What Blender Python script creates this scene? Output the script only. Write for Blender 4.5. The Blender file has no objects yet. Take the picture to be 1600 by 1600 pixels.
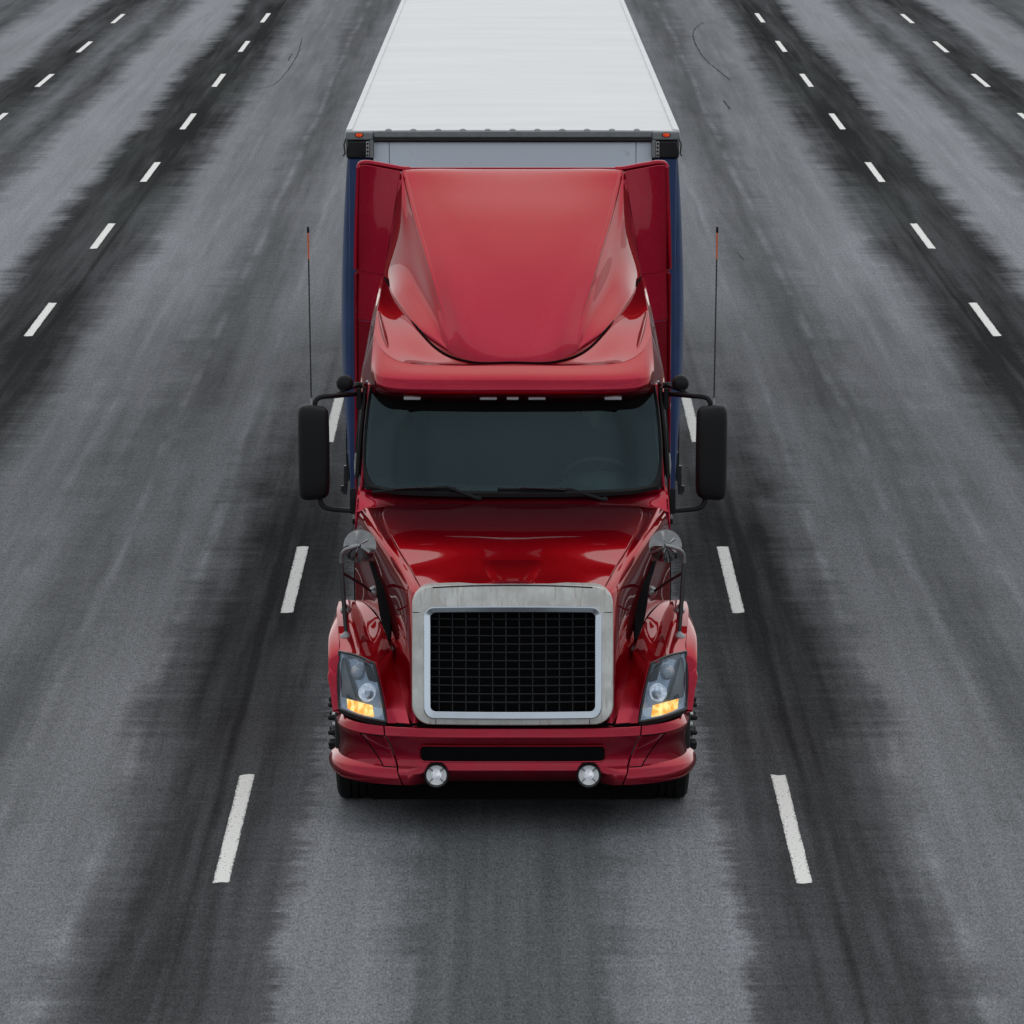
import bpy, bmesh, math, random
from mathutils import Vector, Matrix
random.seed(7)
R = math.radians
scene = bpy.context.scene
col = scene.collection

# ------------------------------------------------------------------ camera
F_PX, HORIZ, CX, CAM_H = 7700.0, -490.0, 801.0, 7.525     # in the photograph's 1600 px frame
TILT = math.atan((800.0 - HORIZ) / F_PX)
cam_d = bpy.data.cameras.new('camera')
cam = bpy.data.objects.new('camera', cam_d)
col.objects.link(cam)
cam.location = (0, 0, CAM_H)
cam.rotation_euler = (math.pi / 2 - TILT, 0, 0)
cam_d.sensor_fit = 'HORIZONTAL'
cam_d.sensor_width = 36.0
cam_d.lens = 36.0 * F_PX / 1600.0
cam_d.shift_x = -(CX - 800.0) / 1600.0
cam_d.clip_start = 0.5
cam_d.clip_end = 6000.0
scene.camera = cam

# ------------------------------------------------------------------ sky, sun, exposure
SUN_EL, SUN_AZ = 44.0, 3.0        # azimuth from +Y (behind the truck) towards +X
world = bpy.data.worlds.new('World')
scene.world = world
world.use_nodes = True
wn, wl = world.node_tree.nodes, world.node_tree.links
wn.clear()
wo = wn.new('ShaderNodeOutputWorld')
bg = wn.new('ShaderNodeBackground'); bg.inputs['Strength'].default_value = 0.14
sky = wn.new('ShaderNodeTexSky'); sky.sky_type = 'NISHITA'; sky.sun_disc = False
sky.sun_elevation = R(SUN_EL); sky.sun_rotation = R(SUN_AZ)
sky.air_density = 1.0; sky.dust_density = 0.6; sky.ozone_density = 1.5
hs = wn.new('ShaderNodeHueSaturation'); hs.inputs['Saturation'].default_value = 0.34
wl.new(sky.outputs[0], hs.inputs['Color'])
wtc = wn.new('ShaderNodeTexCoord')
wnz = wn.new('ShaderNodeTexNoise'); wnz.inputs['Scale'].default_value = 2.6; wnz.inputs['Detail'].default_value = 6
wnz.inputs['Distortion'].default_value = 0.4
wl.new(wtc.outputs['Generated'], wnz.inputs['Vector'])
wmr = wn.new('ShaderNodeMapRange')
wmr.inputs[1].default_value = 0.35; wmr.inputs[2].default_value = 0.65
wmr.inputs[3].default_value = 0.8; wmr.inputs[4].default_value = 1.2
wl.new(wnz.outputs['Fac'], wmr.inputs[0])
wcl = wn.new('ShaderNodeVectorMath'); wcl.operation = 'SCALE'       # closed grey cloud deck over the clear-sky model
wcl.inputs[0].default_value = (4.75, 4.9, 5.05)
wl.new(wmr.outputs[0], wcl.inputs['Scale'])
wmix = wn.new('ShaderNodeMix'); wmix.data_type = 'RGBA'; wmix.inputs[0].default_value = 0.72
wl.new(hs.outputs[0], wmix.inputs[6]); wl.new(wcl.outputs[0], wmix.inputs[7])
wl.new(wmix.outputs[2], bg.inputs['Color'])
wl.new(bg.outputs[0], wo.inputs[0])

sun_d = bpy.data.lights.new('sun', 'SUN')
sun = bpy.data.objects.new('sun', sun_d); col.objects.link(sun)
sun_d.energy = 0.95; sun_d.angle = R(100); sun_d.color = (1.0, 0.97, 0.93)
sd = Vector((math.sin(R(SUN_AZ)) * math.cos(R(SUN_EL)), math.cos(R(SUN_AZ)) * math.cos(R(SUN_EL)), math.sin(R(SUN_EL))))
sun.rotation_euler = (-sd).to_track_quat('-Z', 'Y').to_euler()
sun.location = (10, 60, 40)
vs = scene.view_settings
vs.view_transform = 'Standard'; vs.look = 'None'; vs.gamma = 1.0; vs.use_curve_mapping = False
vs.exposure = 0.0
scene.render.engine = 'CYCLES'

# ------------------------------------------------------------------ pixel -> place
CT, ST = math.cos(TILT), math.sin(TILT)
def _dir(px, py):
    u, v = (px - CX) / F_PX, (py - 800.0) / F_PX
    return Vector((u, CT - v * ST, -ST - v * CT))
def W(px, py, Y):
    d = _dir(px, py); t = Y / d.y
    return Vector((d.x * t, Y, CAM_H + d.z * t))
def G(px, py, Z=0.0):
    d = _dir(px, py); t = (Z - CAM_H) / d.z
    return Vector((d.x * t, d.y * t, Z))
def mx(p, s):            # left-hand pixels give -x; s = -1 keeps the side, +1 mirrors it
    return Vector((abs(p.x) * s, p.y, p.z))

# ------------------------------------------------------------------ materials
class NT:
    def __init__(self, name):
        self.m = bpy.data.materials.new(name); self.m.use_nodes = True
        self.n = self.m.node_tree.nodes; self.l = self.m.node_tree.links; self.n.clear()
        self.out = self.n.new('ShaderNodeOutputMaterial')
    def node(self, t, **kw):
        nd = self.n.new(t)
        for k, v in kw.items(): setattr(nd, k, v)
        return nd
    def lk(self, a, b): self.l.new(a, b)
    def math(self, op, a, b=None, c=None, clamp=False):
        nd = self.n.new('ShaderNodeMath'); nd.operation = op; nd.use_clamp = clamp
        for i, x in enumerate((a, b, c)):
            if x is None: continue
            if isinstance(x, (int, float)): nd.inputs[i].default_value = x
            else: self.l.new(x, nd.inputs[i])
        return nd.outputs[0]
    def noise(self, vec, scale=1.0, detail=3.0, rough=0.5, dist=0.0):
        nd = self.n.new('ShaderNodeTexNoise')
        nd.inputs['Scale'].default_value = scale; nd.inputs['Detail'].default_value = detail
        nd.inputs['Roughness'].default_value = rough; nd.inputs['Distortion'].default_value = dist
        if vec is not None: self.l.new(vec, nd.inputs['Vector'])
        return nd.outputs['Fac']
    def vec(self, x, y, z=0.0):
        nd = self.n.new('ShaderNodeCombineXYZ')
        for i, a in enumerate((x, y, z)):
            if isinstance(a, (int, float)): nd.inputs[i].default_value = a
            else: self.l.new(a, nd.inputs[i])
        return nd.outputs[0]
    def maprange(self, v, a, b, c, d, smooth=False):
        nd = self.n.new('ShaderNodeMapRange')
        if smooth: nd.interpolation_type = 'SMOOTHSTEP'
        self.l.new(v, nd.inputs[0])
        for i, x in zip((1, 2, 3, 4), (a, b, c, d)): nd.inputs[i].default_value = x
        return nd.outputs[0]
    def mix(self, f, a, b):
        nd = self.n.new('ShaderNodeMix'); nd.data_type = 'RGBA'
        for i, x in ((0, f), (6, a), (7, b)):
            if isinstance(x, (int, float)): nd.inputs[i].default_value = x
            elif isinstance(x, tuple): nd.inputs[i].default_value = (*x, 1)
            else: self.l.new(x, nd.inputs[i])
        return nd.outputs[2]
    def coords(self, which='Object'):
        nd = self.n.new('ShaderNodeTexCoord'); return nd.outputs[which]
    def bsdf(self, color=None, rough=0.5, metal=0.0, **kw):
        b = self.n.new('ShaderNodeBsdfPrincipled')
        if isinstance(color, tuple): b.inputs['Base Color'].default_value = (*color, 1)
        elif color is not None: self.l.new(color, b.inputs['Base Color'])
        if isinstance(rough, (int, float)): b.inputs['Roughness'].default_value = rough
        else: self.l.new(rough, b.inputs['Roughness'])
        b.inputs['Metallic'].default_value = metal
        for k, v in kw.items():
            b.inputs[k.replace('_', ' ')].default_value = v
        self.l.new(b.outputs[0], self.out.inputs[0])
        return b
    def bump(self, b, h, strength=0.2, dist=0.01):
        nd = self.n.new('ShaderNodeBump'); nd.inputs['Strength'].default_value = strength
        nd.inputs['Distance'].default_value = dist
        self.l.new(h, nd.inputs['Height']); self.l.new(nd.outputs[0], b.inputs['Normal'])

MAT = {}
def simple(name, color, rough=0.5, metal=0.0, var=0.12, scale=9.0, **kw):
    t = NT(name)
    n = t.noise(t.coords(), scale, 5, 0.6)
    c2 = tuple(c * (1 - var * 1.6) for c in color); c3 = tuple(min(1, c * (1 + var)) for c in color)
    c = t.mix(n, c2, c3)
    t.bsdf(c, t.maprange(n, 0.3, 0.7, max(0.02, rough - 0.06), rough + 0.06), metal, **kw)
    MAT[name] = t.m
    return t.m

def mk_paint():
    t = NT('red_paint')
    co = t.coords()
    n = t.noise(co, 1.7, 6, 0.6); g = t.noise(co, 26, 4, 0.7)
    base = t.mix(n, (0.345, 0.003, 0.024), (0.40, 0.004, 0.031))
    dust = t.math('MULTIPLY', t.maprange(g, 0.45, 0.8, 0, 1), t.maprange(n, 0.4, 0.7, 0.0, 0.10))
    c = t.mix(dust, base, (0.30, 0.20, 0.18))
    sp = t.node('ShaderNodeSeparateXYZ'); t.lk(co, sp.inputs[0])                 # road film thrown up on the lower panels, stone chips
    film = t.math('MULTIPLY', t.maprange(sp.outputs[2], 0.25, 1.0, 1, 0), t.maprange(t.noise(co, 5, 6, 0.7), 0.4, 0.7, 0.03, 0.30))
    c = t.mix(film, c, (0.10, 0.075, 0.07))
    vo = t.node('ShaderNodeTexVoronoi'); vo.inputs['Scale'].default_value = 34; t.lk(co, vo.inputs['Vector'])
    chip = t.math('MULTIPLY', t.maprange(vo.outputs['Distance'], 0.07, 0.10, 1, 0), t.maprange(t.noise(co, 11, 2, 0.5), 0.55, 0.62, 0, 0.5))
    c = t.mix(chip, c, (0.16, 0.10, 0.09))
    b = t.bsdf(c, 0.29, 0.93, Coat_Weight=1.0, Coat_IOR=1.36, Specular_IOR_Level=0.2)
    b.inputs['Specular Tint'].default_value = (0.42, 0.012, 0.035, 1)
    t.lk(t.maprange(g, 0.35, 0.8, 0.015, 0.06), b.inputs['Coat Roughness'])
    nd = t.node('ShaderNodeBump'); nd.inputs['Strength'].default_value = 0.03; nd.inputs['Distance'].default_value = 0.02
    t.lk(t.noise(co, 3.0, 2, 0.4), nd.inputs['Height']); t.lk(nd.outputs[0], b.inputs['Coat Normal'])
    MAT['red'] = t.m
mk_paint()
simple('black_plastic', (0.006, 0.0065, 0.008), 0.55, Specular_IOR_Level=0.3)
simple('black_gloss', (0.008, 0.009, 0.011), 0.22)
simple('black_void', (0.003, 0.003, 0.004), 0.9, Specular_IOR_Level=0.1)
simple('rubber', (0.009, 0.009, 0.0095), 0.8, scale=25, Specular_IOR_Level=0.25)
simple('frame_metal', (0.02, 0.02, 0.022), 0.6)
simple('dark_steel', (0.045, 0.047, 0.05), 0.4, 0.5, 0.3, 40)
simple('chrome', (0.56, 0.62, 0.69), 0.13, 1.0, 0.06)
simple('dull_chrome', (0.30, 0.31, 0.32), 0.33, 0.65, 0.2, 18)
simple('mirror_back', (0.26, 0.265, 0.27), 0.17, 1.0, 0.15, 14)
simple('wheel_alloy', (0.5, 0.51, 0.52), 0.3, 1.0, 0.15)
simple('rail_grey', (0.24, 0.26, 0.27), 0.5, 0.2, 0.25, 14)
simple('strip_grey', (0.42, 0.43, 0.43), 0.45, 0.4, 0.2, 30)
simple('orange_plastic', (0.70, 0.12, 0.03), 0.45)
simple('fibre_black', (0.015, 0.017, 0.02), 0.35)
simple('marker_clear', (0.42, 0.44, 0.47), 0.25)
simple('dash_grey', (0.09, 0.095, 0.10), 0.7)
simple('seat_fabric', (0.07, 0.072, 0.08), 0.9, scale=60)
simple('headliner', (0.10, 0.10, 0.10), 0.9)
simple('cloth_dark', (0.03, 0.033, 0.045), 0.9, scale=30)
simple('skin_tone', (0.45, 0.25, 0.18), 0.55)
simple('hair_dark', (0.02, 0.014, 0.01), 0.6, scale=50)
simple('grille_wire', (0.011, 0.013, 0.016), 0.5, 0.3)
simple('curtain_blue', (0.020, 0.052, 0.16), 0.36, scale=4, var=0.2)
simple('lamp_bowl', (0.40, 0.44, 0.50), 0.2, 0.6, 0.3, 12)
simple('lamp_smoke', (0.05, 0.055, 0.065), 0.3)
simple('lamp_white', (0.85, 0.87, 0.88), 0.2, 0.1, 0.06)
simple('grass', (0.045, 0.07, 0.025), 0.9, scale=0.6, var=0.4)

def mk_alu():
    t = NT('weathered_aluminium'); co = t.coords()
    sp = t.node('ShaderNodeSeparateXYZ'); t.lk(co, sp.inputs[0])
    st = t.noise(t.vec(t.math('MULTIPLY', sp.outputs[0], 40), sp.outputs[1], t.math('MULTIPLY', sp.outputs[2], 5)), 1, 5, 0.65)
    bl = t.noise(co, 7, 5, 0.6)
    c = t.mix(t.maprange(bl, 0.35, 0.65, 0, 1), (0.50, 0.50, 0.47), (0.66, 0.67, 0.65))
    rust = t.math('MULTIPLY', t.maprange(st, 0.52, 0.72, 0, 1), t.maprange(bl, 0.38, 0.58, 0, 0.9))
    c = t.mix(rust, c, (0.30, 0.25, 0.18))
    b = t.bsdf(c, t.maprange(bl, 0.3, 0.7, 0.42, 0.32), 0.55)
    t.bump(b, st, 0.06, 0.004)
    MAT['alu'] = t.m
mk_alu()

def mk_glass(name, tint, ior=1.5, rough=0.0, refl=(0.85, 0.95, 1.0)):
    t = NT(name)
    tr = t.node('ShaderNodeBsdfTransparent'); tr.inputs[0].default_value = (*tint, 1)
    gl = t.node('ShaderNodeBsdfGlossy'); gl.inputs[0].default_value = (*refl, 1); gl.inputs['Roughness'].default_value = rough
    fr = t.node('ShaderNodeFresnel'); fr.inputs['IOR'].default_value = ior
    mxn = t.node('ShaderNodeMixShader')
    geo = t.node('ShaderNodeNewGeometry')     # thin pane: only its outer face mirrors, no internal reflection
    t.lk(t.math('MULTIPLY', fr.outputs[0], t.math('SUBTRACT', 1.0, geo.outputs['Backfacing'])), mxn.inputs[0])
    t.lk(tr.outputs[0], mxn.inputs[1]); t.lk(gl.outputs[0], mxn.inputs[2]); t.lk(mxn.outputs[0], t.out.inputs[0])
    MAT[name] = t.m
mk_glass('windscreen', (0.60, 0.72, 0.74), 1.6, 0.015, (0.62, 0.88, 0.95))
mk_glass('side_glass', (0.15, 0.18, 0.19), 1.5, 0.02)
mk_glass('lamp_lens', (0.88, 0.92, 0.96), 1.45, 0.03)

def mk_emit(name, c1, c2, strength, scale):
    t = NT(name); n = t.noise(t.coords(), scale, 3, 0.5)
    c = t.mix(t.maprange(n, 0.42, 0.62, 0, 1), c1, c2)
    b = t.bsdf(c, 0.25)
    t.lk(c, b.inputs['Emission Color']); b.inputs['Emission Strength'].default_value = strength
    MAT[name] = t.m
mk_emit('indicator_lit', (0.95, 0.34, 0.03), (1.0, 0.74, 0.22), 1.15, 17)
mk_emit('lamp_lit', (0.55, 0.60, 0.66), (0.95, 0.97, 1.0), 0.30, 45)
mk_emit('marker_red', (0.75, 0.05, 0.01), (0.9, 0.12, 0.02), 0.25, 40)

def mk_white_panel():
    t = NT('white_panel'); co = t.coords()
    n = t.noise(co, 1.5, 5, 0.6); sp_ = t.noise(co, 13, 4, 0.7)
    c = t.mix(n, (0.70, 0.80, 0.90), (0.74, 0.84, 0.94))
    c = t.mix(t.maprange(sp_, 0.62, 0.78, 0, 0.55), c, (0.33, 0.36, 0.38))
    t.bsdf(c, 0.4)
    MAT['white_panel'] = t.m
    t = NT('roof_skin'); co = t.coords()
    sp = t.node('ShaderNodeSeparateXYZ'); t.lk(co, sp.inputs[0])
    x, y = sp.outputs[0], sp.outputs[1]
    st = t.noise(t.vec(t.math('MULTIPLY', x, 0.5), t.math('MULTIPLY', y, 1.6), 0), 1, 5, 0.6)
    fl = t.noise(t.vec(t.math('MULTIPLY', x, 1.6), t.math('MULTIPLY', y, 9), 4), 1, 4, 0.6)
    c = t.mix(t.maprange(st, 0.3, 0.7, 0, 1), (0.63, 0.645, 0.655), (0.71, 0.722, 0.73))
    c = t.mix(t.maprange(fl, 0.60, 0.80, 0, 0.3), c, (0.42, 0.45, 0.46))
    b = t.bsdf(c, 0.5)
    t.bump(b, t.math('ADD', st, t.math('MULTIPLY', fl, 0.3)), 0.25, 0.03)
    MAT['roof_skin'] = t.m
mk_white_panel()

def mk_road():
    t = NT('asphalt'); co = t.coords()
    sp = t.node('ShaderNodeSeparateXYZ'); t.lk(co, sp.inputs[0])
    x, y = sp.outputs[0], sp.outputs[1]
    ax = t.math('ABSOLUTE', x)
    M = lambda a, k: t.math('MULTIPLY', a, k)
    S = lambda n, k: t.math('MULTIPLY', t.math('SUBTRACT', n, 0.5), k)
    n1 = t.noise(t.vec(M(ax, 0.35), M(y, 0.13), 0), 1, 3, 0.5)
    n2 = t.noise(t.vec(M(ax, 0.7), M(y, 5.0), 3), 1, 3, 0.6)
    n3 = t.noise(t.vec(M(ax, 1.3), M(y, 0.7), 9), 1, 4, 0.6)
    axw = t.math('ADD', ax, t.math('ADD', S(n1, 0.5), t.math('ADD', S(n2, 0.34), S(n3, 0.55))))
    tail = [(5.3, .13), (5.65, .08), (5.8, .16), (6.35, .15), (6.7, .85), (7.5, .90), (7.85, .42), (8.15, .26), (8.5, .5),
            (8.85, .28), (9.1, .10), (9.7, .18), (10.1, .85), (11.0, .85), (11.5, .3), (12.2, .45), (14, .4)]
    near = [(0, .31), (.5, .29), (.72, .5), (.9, .62), (1.3, .68), (1.42, .28), (1.75, .15), (2.3, .12), (2.6, .32),
            (2.85, .60), (3.3, .56), (3.65, .36), (4.1, .50), (4.6, .58), (4.95, .36)]
    far = [(0, .45), (1.5, .5), (2.0, .54), (2.6, .64), (3.0, .48), (3.3, .36), (3.6, .46), (3.85, .64), (4.3, .60), (4.6, .74), (4.8, .66), (5.0, .36)]
    def ramp(stops):
        rp = t.node('ShaderNodeValToRGB'); e = rp.color_ramp.elements
        while len(e) < len(stops): e.new(0.5)
        for el, (p, v) in zip(e, stops):
            el.position = p / 14.0; el.color = (v, v, v, 1)
        t.lk(M(axw, 1 / 14.0), rp.inputs[0]); return rp.outputs[0]
    v = t.mix(t.maprange(t.math('ADD', y, S(n3, 14)), 40, 58, 0, 1, True), ramp(near + tail), ramp(far + tail))
    # large drying patches, streaks along the traffic, transverse tining
    big = t.noise(t.vec(M(ax, 0.22), M(y, 0.05), 5), 1, 3, 0.5)
    along = t.noise(t.vec(M(x, 7), M(y, 0.16), 1), 1, 4, 0.6)
    along2 = t.noise(t.vec(M(ax, 2.3), M(y, 0.10), 8), 1, 3, 0.6)
    tine = t.noise(t.vec(M(ax, 1.2), M(y, 9), 2), 1, 3, 0.6)
    v = t.math('ADD', v, t.math('ADD', S(big, 0.4), t.math('ADD', S(along, 0.34), t.math('ADD', S(along2, 0.40), S(tine, 0.08)))))
    for jx, a_ in ((2.72, .16), (3.48, .20), (4.22, .12), (7.1, .12), (0.62, .10)):      # thin pale tyre-polished streaks
        j = t.math('ABSOLUTE', t.math('SUBTRACT', t.math('ADD', ax, t.math('ADD', S(along2, 0.14), S(n1, 0.25))), jx))
        v = t.math('ADD', v, t.math('MULTIPLY', t.maprange(j, 0.0, 0.07, a_, 0.0), t.maprange(n3, 0.38, 0.58, 0, 1)))
    # joint beside the lane lines
    for jx in (2.02, 5.52):
        j = t.math('ABSOLUTE', t.math('SUBTRACT', t.math('ADD', ax, S(n3, 0.05)), jx))
        v = t.math('SUBTRACT', v, t.maprange(j, 0.0, 0.05, 0.10, 0.0))
    v = t.math('MAXIMUM', t.math('MINIMUM', v, 1.0), 0.0)
    v = t.math('MAXIMUM', t.math('MINIMUM', t.math('ADD', t.math('MULTIPLY', t.math('SUBTRACT', v, 0.34), 1.1), 0.32), 1.0), 0.0)
    grain = t.noise(t.vec(M(x, 75), M(y, 19), 0), 1, 3, 0.7); grain2 = t.noise(t.vec(M(x, 24), M(y, 7), 6), 1, 4, 0.7)
    c = t.mix(t.math('POWER', v, 1.15), (0.019, 0.0195, 0.0205), (0.285, 0.295, 0.316))
    tint = t.noise(t.vec(M(ax, 0.4), M(y, 0.09), 12), 1, 2, 0.5)
    c = t.mix(t.maprange(tint, 0.4, 0.65, 0, 0.10), c, (0.14, 0.17, 0.155))
    gm = t.math('ADD', 1.0, t.math('ADD', S(grain, 2.8), S(grain2, 1.1)))
    gn = t.node('ShaderNodeVectorMath', operation='SCALE'); t.lk(c, gn.inputs[0]); t.lk(gm, gn.inputs['Scale'])
    vor = t.node('ShaderNodeTexVoronoi'); vor.inputs['Scale'].default_value = 9; t.lk(co, vor.inputs['Vector'])
    speck = t.maprange(vor.outputs['Distance'], 0.05, 0.09, 0.35, 0.0)
    c = t.mix(speck, gn.outputs[0], (0.22, 0.22, 0.21))
    df = t.node('ShaderNodeBsdfDiffuse'); t.lk(c, df.inputs['Color']); df.inputs['Roughness'].default_value = 0.4
    gs = t.node('ShaderNodeBsdfGlossy'); gs.inputs['Roughness'].default_value = 0.5
    ms = t.node('ShaderNodeMixShader'); t.lk(t.math('ADD', 0.012, M(v, 0.05)), ms.inputs[0])
    t.lk(df.outputs[0], ms.inputs[1]); t.lk(gs.outputs[0], ms.inputs[2]); t.lk(ms.outputs[0], t.out.inputs[0])
    nd = t.node('ShaderNodeBump'); nd.inputs['Strength'].default_value = 0.5; nd.inputs['Distance'].default_value = 0.006
    t.lk(t.math('ADD', grain, M(tine, 0.25)), nd.inputs['Height']); t.lk(nd.outputs[0], df.inputs['Normal']); t.lk(nd.outputs[0], gs.inputs['Normal'])
    MAT['asphalt'] = t.m
    t = NT('lane_paint'); co = t.coords()
    sp = t.node('ShaderNodeSeparateXYZ'); t.lk(co, sp.inputs[0])
    n = t.noise(t.vec(t.math('MULTIPLY', sp.outputs[0], 70), t.math('MULTIPLY', sp.outputs[1], 17), 0), 1, 4, 0.75); n2 = t.noise(t.vec(t.math('MULTIPLY', sp.outputs[0], 12), t.math('MULTIPLY', sp.outputs[1], 2.6), 5), 1, 4, 0.65)
    edge = t.maprange(t.math('ABSOLUTE', sp.outputs[0]), 0.034, 0.053, 0.0, 0.17)
    w = t.math('MULTIPLY', t.maprange(t.math('ADD', n, edge), 0.55, 0.64, 0, 1), t.maprange(n2, 0.38, 0.6, 0.15, 0.95))
    c = t.mix(w, t.mix(n2, (0.74, 0.74, 0.70), (0.86, 0.86, 0.82)), (0.10, 0.10, 0.10))
    b = t.bsdf(c, 0.6); t.bump(b, n, 0.3, 0.004)
    MAT['lane_paint'] = t.m
mk_road()

# ------------------------------------------------------------------ mesh helpers
def finish(name, bm, mat, parent=None, bevel=0.0, sharp=38, recalc=True, origin=None):
    if recalc: bmesh.ops.recalc_face_normals(bm, faces=bm.faces)
    me = bpy.data.meshes.new(name); bm.to_mesh(me); bm.free()
    me.shade_smooth(); me.set_sharp_from_angle(angle=R(sharp))
    me.materials.append(MAT[mat] if isinstance(mat, str) else mat)
    o = bpy.data.objects.new(name, me); col.objects.link(o)
    if origin is not None:
        me.transform(Matrix.Translation(-Vector(origin))); o.location = Vector(origin)
    if parent is not None: adopt(o, parent)
    if bevel:
        b = o.modifiers.new('bevel', 'BEVEL'); b.width = bevel; b.segments = 2; b.limit_method = 'ANGLE'; b.angle_limit = R(40)
        b.harden_normals = False
    return o
def worldloc(o):
    v = Vector(o.location)
    while o.parent: o = o.parent; v += o.location
    return v
def adopt(o, parent):
    o.location = Vector(o.location) - worldloc(parent); o.parent = parent
def empty(name, loc, label=None, cat=None, group=None, parent=None):
    o = bpy.data.objects.new(name, None); col.objects.link(o); o.location = loc; o.empty_display_size = 0.3
    if parent is not None: adopt(o, parent)
    if label: o['label'] = label
    if cat: o['category'] = cat
    if group: o['group'] = group
    return o
def copy_tree(o, parent=None):
    c = o.copy(); col.objects.link(c); c.parent = parent
    for ch in list(o.children): copy_tree(ch, c)
    return c
def cr(p0, p1, p2, p3, t):
    return 0.5 * ((2 * p1) + (p2 - p0) * t + (2 * p0 - 5 * p1 + 4 * p2 - p3) * t * t + (3 * p1 - p0 - 3 * p2 + p3) * t ** 3)
def spline(pts, n):
    pts = [Vector(p) for p in pts]; out = []
    ext = [2 * pts[0] - pts[1]] + pts + [2 * pts[-1] - pts[-2]]
    for i in range(len(pts) - 1):
        for k in range(n):
            out.append(cr(ext[i], ext[i + 1], ext[i + 2], ext[i + 3], k / n))
    out.append(pts[-1].copy()); return out
def gridspl(rows, nu, nv):
    a = [spline(r, nu) for r in rows]
    cols = [spline([a[i][j] for i in range(len(a))], nv) for j in range(len(a[0]))]
    return [[cols[j][i] for j in range(len(cols))] for i in range(len(cols[0]))]
def sheet(g, thick=0.012, inside=(0, 35, 1.4), cut=None):
    """closed shell from a grid of points, thickened away from the outer side"""
    bm = bmesh.new(); nr, nc = len(g), len(g[0])
    def nrm(i, j):
        a = g[min(i + 1, nr - 1)][j] - g[max(i - 1, 0)][j]; b = g[i][min(j + 1, nc - 1)] - g[i][max(j - 1, 0)]
        n = a.cross(b); return n.normalized() if n.length > 1e-9 else Vector((0, 0, 0))
    N = [[nrm(i, j) for j in range(nc)] for i in range(nr)]
    inn = Vector(inside)
    sgn = sum((inn - g[i][j]).dot(N[i][j]) for i in range(nr) for j in range(nc))
    k = thick if sgn > 0 else -thick
    A = [[bm.verts.new(g[i][j]) for j in range(nc)] for i in range(nr)]
    B = [[bm.verts.new(g[i][j] + N[i][j] * k) for j in range(nc)] for i in range(nr)]
    def f(*vs):
        try: bm.faces.new(vs)
        except ValueError: pass
    for i in range(nr - 1):
        for j in range(nc - 1):
            f(A[i][j], A[i][j + 1], A[i + 1][j + 1], A[i + 1][j]); f(B[i][j], B[i + 1][j], B[i + 1][j + 1], B[i][j + 1])
    for i in range(nr - 1):
        f(A[i][0], A[i + 1][0], B[i + 1][0], B[i][0]); f(A[i][-1], B[i][-1], B[i + 1][-1], A[i + 1][-1])
    for j in range(nc - 1):
        f(A[0][j], B[0][j], B[0][j + 1], A[0][j + 1]); f(A[-1][j], A[-1][j + 1], B[-1][j + 1], B[-1][j])
    return bm
def panel(name, rows, mat, parent, nu=8, nv=8, thick=0.012, bevel=0.0, sharp=50, inside=(0, 35, 1.4)):
    return finish(name, sheet(gridspl(rows, nu, nv), thick, inside), mat, parent, bevel, sharp)
def both(row):     # a centre -> left row made symmetric, from right to left
    return [mx(p, 1) for p in reversed(row[1:])] + row
def box(bm, lo, hi):
    v = [bm.verts.new((x, y, z)) for x in (lo[0], hi[0]) for y in (lo[1], hi[1]) for z in (lo[2], hi[2])]
    for q in ((0, 1, 3, 2), (4, 6, 7, 5), (0, 4, 5, 1), (2, 3, 7, 6), (0, 2, 6, 4), (1, 5, 7, 3)): bm.faces.new([v[i] for i in q])
def tube(bm, pts, r, n=10, sq=None):
    pts = [Vector(p) for p in pts]; rings = []
    up = Vector((0.13, 0.21, 0.97)).normalized()
    for i, p in enumerate(pts):
        d = (pts[min(i + 1, len(pts) - 1)] - pts[max(i - 1, 0)]).normalized()
        if i == 0:
            a = d.cross(up)
            if a.length < 0.2: a = d.cross(Vector((1, 0, 0)))
            a.normalize()
        else:
            a = (a - d * a.dot(d)).normalized()
        b = d.cross(a)
        rr = r[i] if isinstance(r, (list, tuple)) else r
        rings.append([bm.verts.new(p + (a * math.cos(2 * math.pi * k / n) + b * math.sin(2 * math.pi * k / n)) * rr) for k in range(n)])
    for i in range(len(rings) - 1):
        for k in range(n):
            bm.faces.new((rings[i][k], rings[i][(k + 1) % n], rings[i + 1][(k + 1) % n], rings[i + 1][k]))
    bm.faces.new(rings[0][::-1]); bm.faces.new(rings[-1])
def lathe(bm, prof, c, axis, n=24, close=True):
    c = Vector(c); ax = Vector(axis).normalized()
    a = ax.cross(Vector((0, 0, 1)));
    if a.length < 0.1: a = ax.cross(Vector((1, 0, 0)))
    a.normalize(); b = ax.cross(a); rings = []
    for r, h in prof:
        if r < 1e-6: rings.append([bm.verts.new(c + ax * h)])
        else: rings.append([bm.verts.new(c + ax * h + (a * math.cos(2 * math.pi * k / n) + b * math.sin(2 * math.pi * k / n)) * r) for k in range(n)])
    for p, q in zip(rings[:-1], rings[1:]):
        for k in range(n):
            k2 = (k + 1) % n
            if len(p) == 1 and len(q) == 1: continue
            if len(p) == 1: bm.faces.new((p[0], q[k], q[k2]))
            elif len(q) == 1: bm.faces.new((p[k], p[k2], q[0]))
            else: bm.faces.new((p[k], p[k2], q[k2], q[k]))
    return rings
def rrect(x0, y0, x1, y1, r, n=6):
    out = []
    for cx, cy, a0 in ((x1 - r, y1 - r, 0), (x0 + r, y1 - r, 90), (x0 + r, y0 + r, 180), (x1 - r, y0 + r, 270)):
        for k in range(n + 1):
            a = R(a0 + 90 * k / n); out.append((cx + r * math.cos(a), cy + r * math.sin(a)))
    return out
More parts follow.
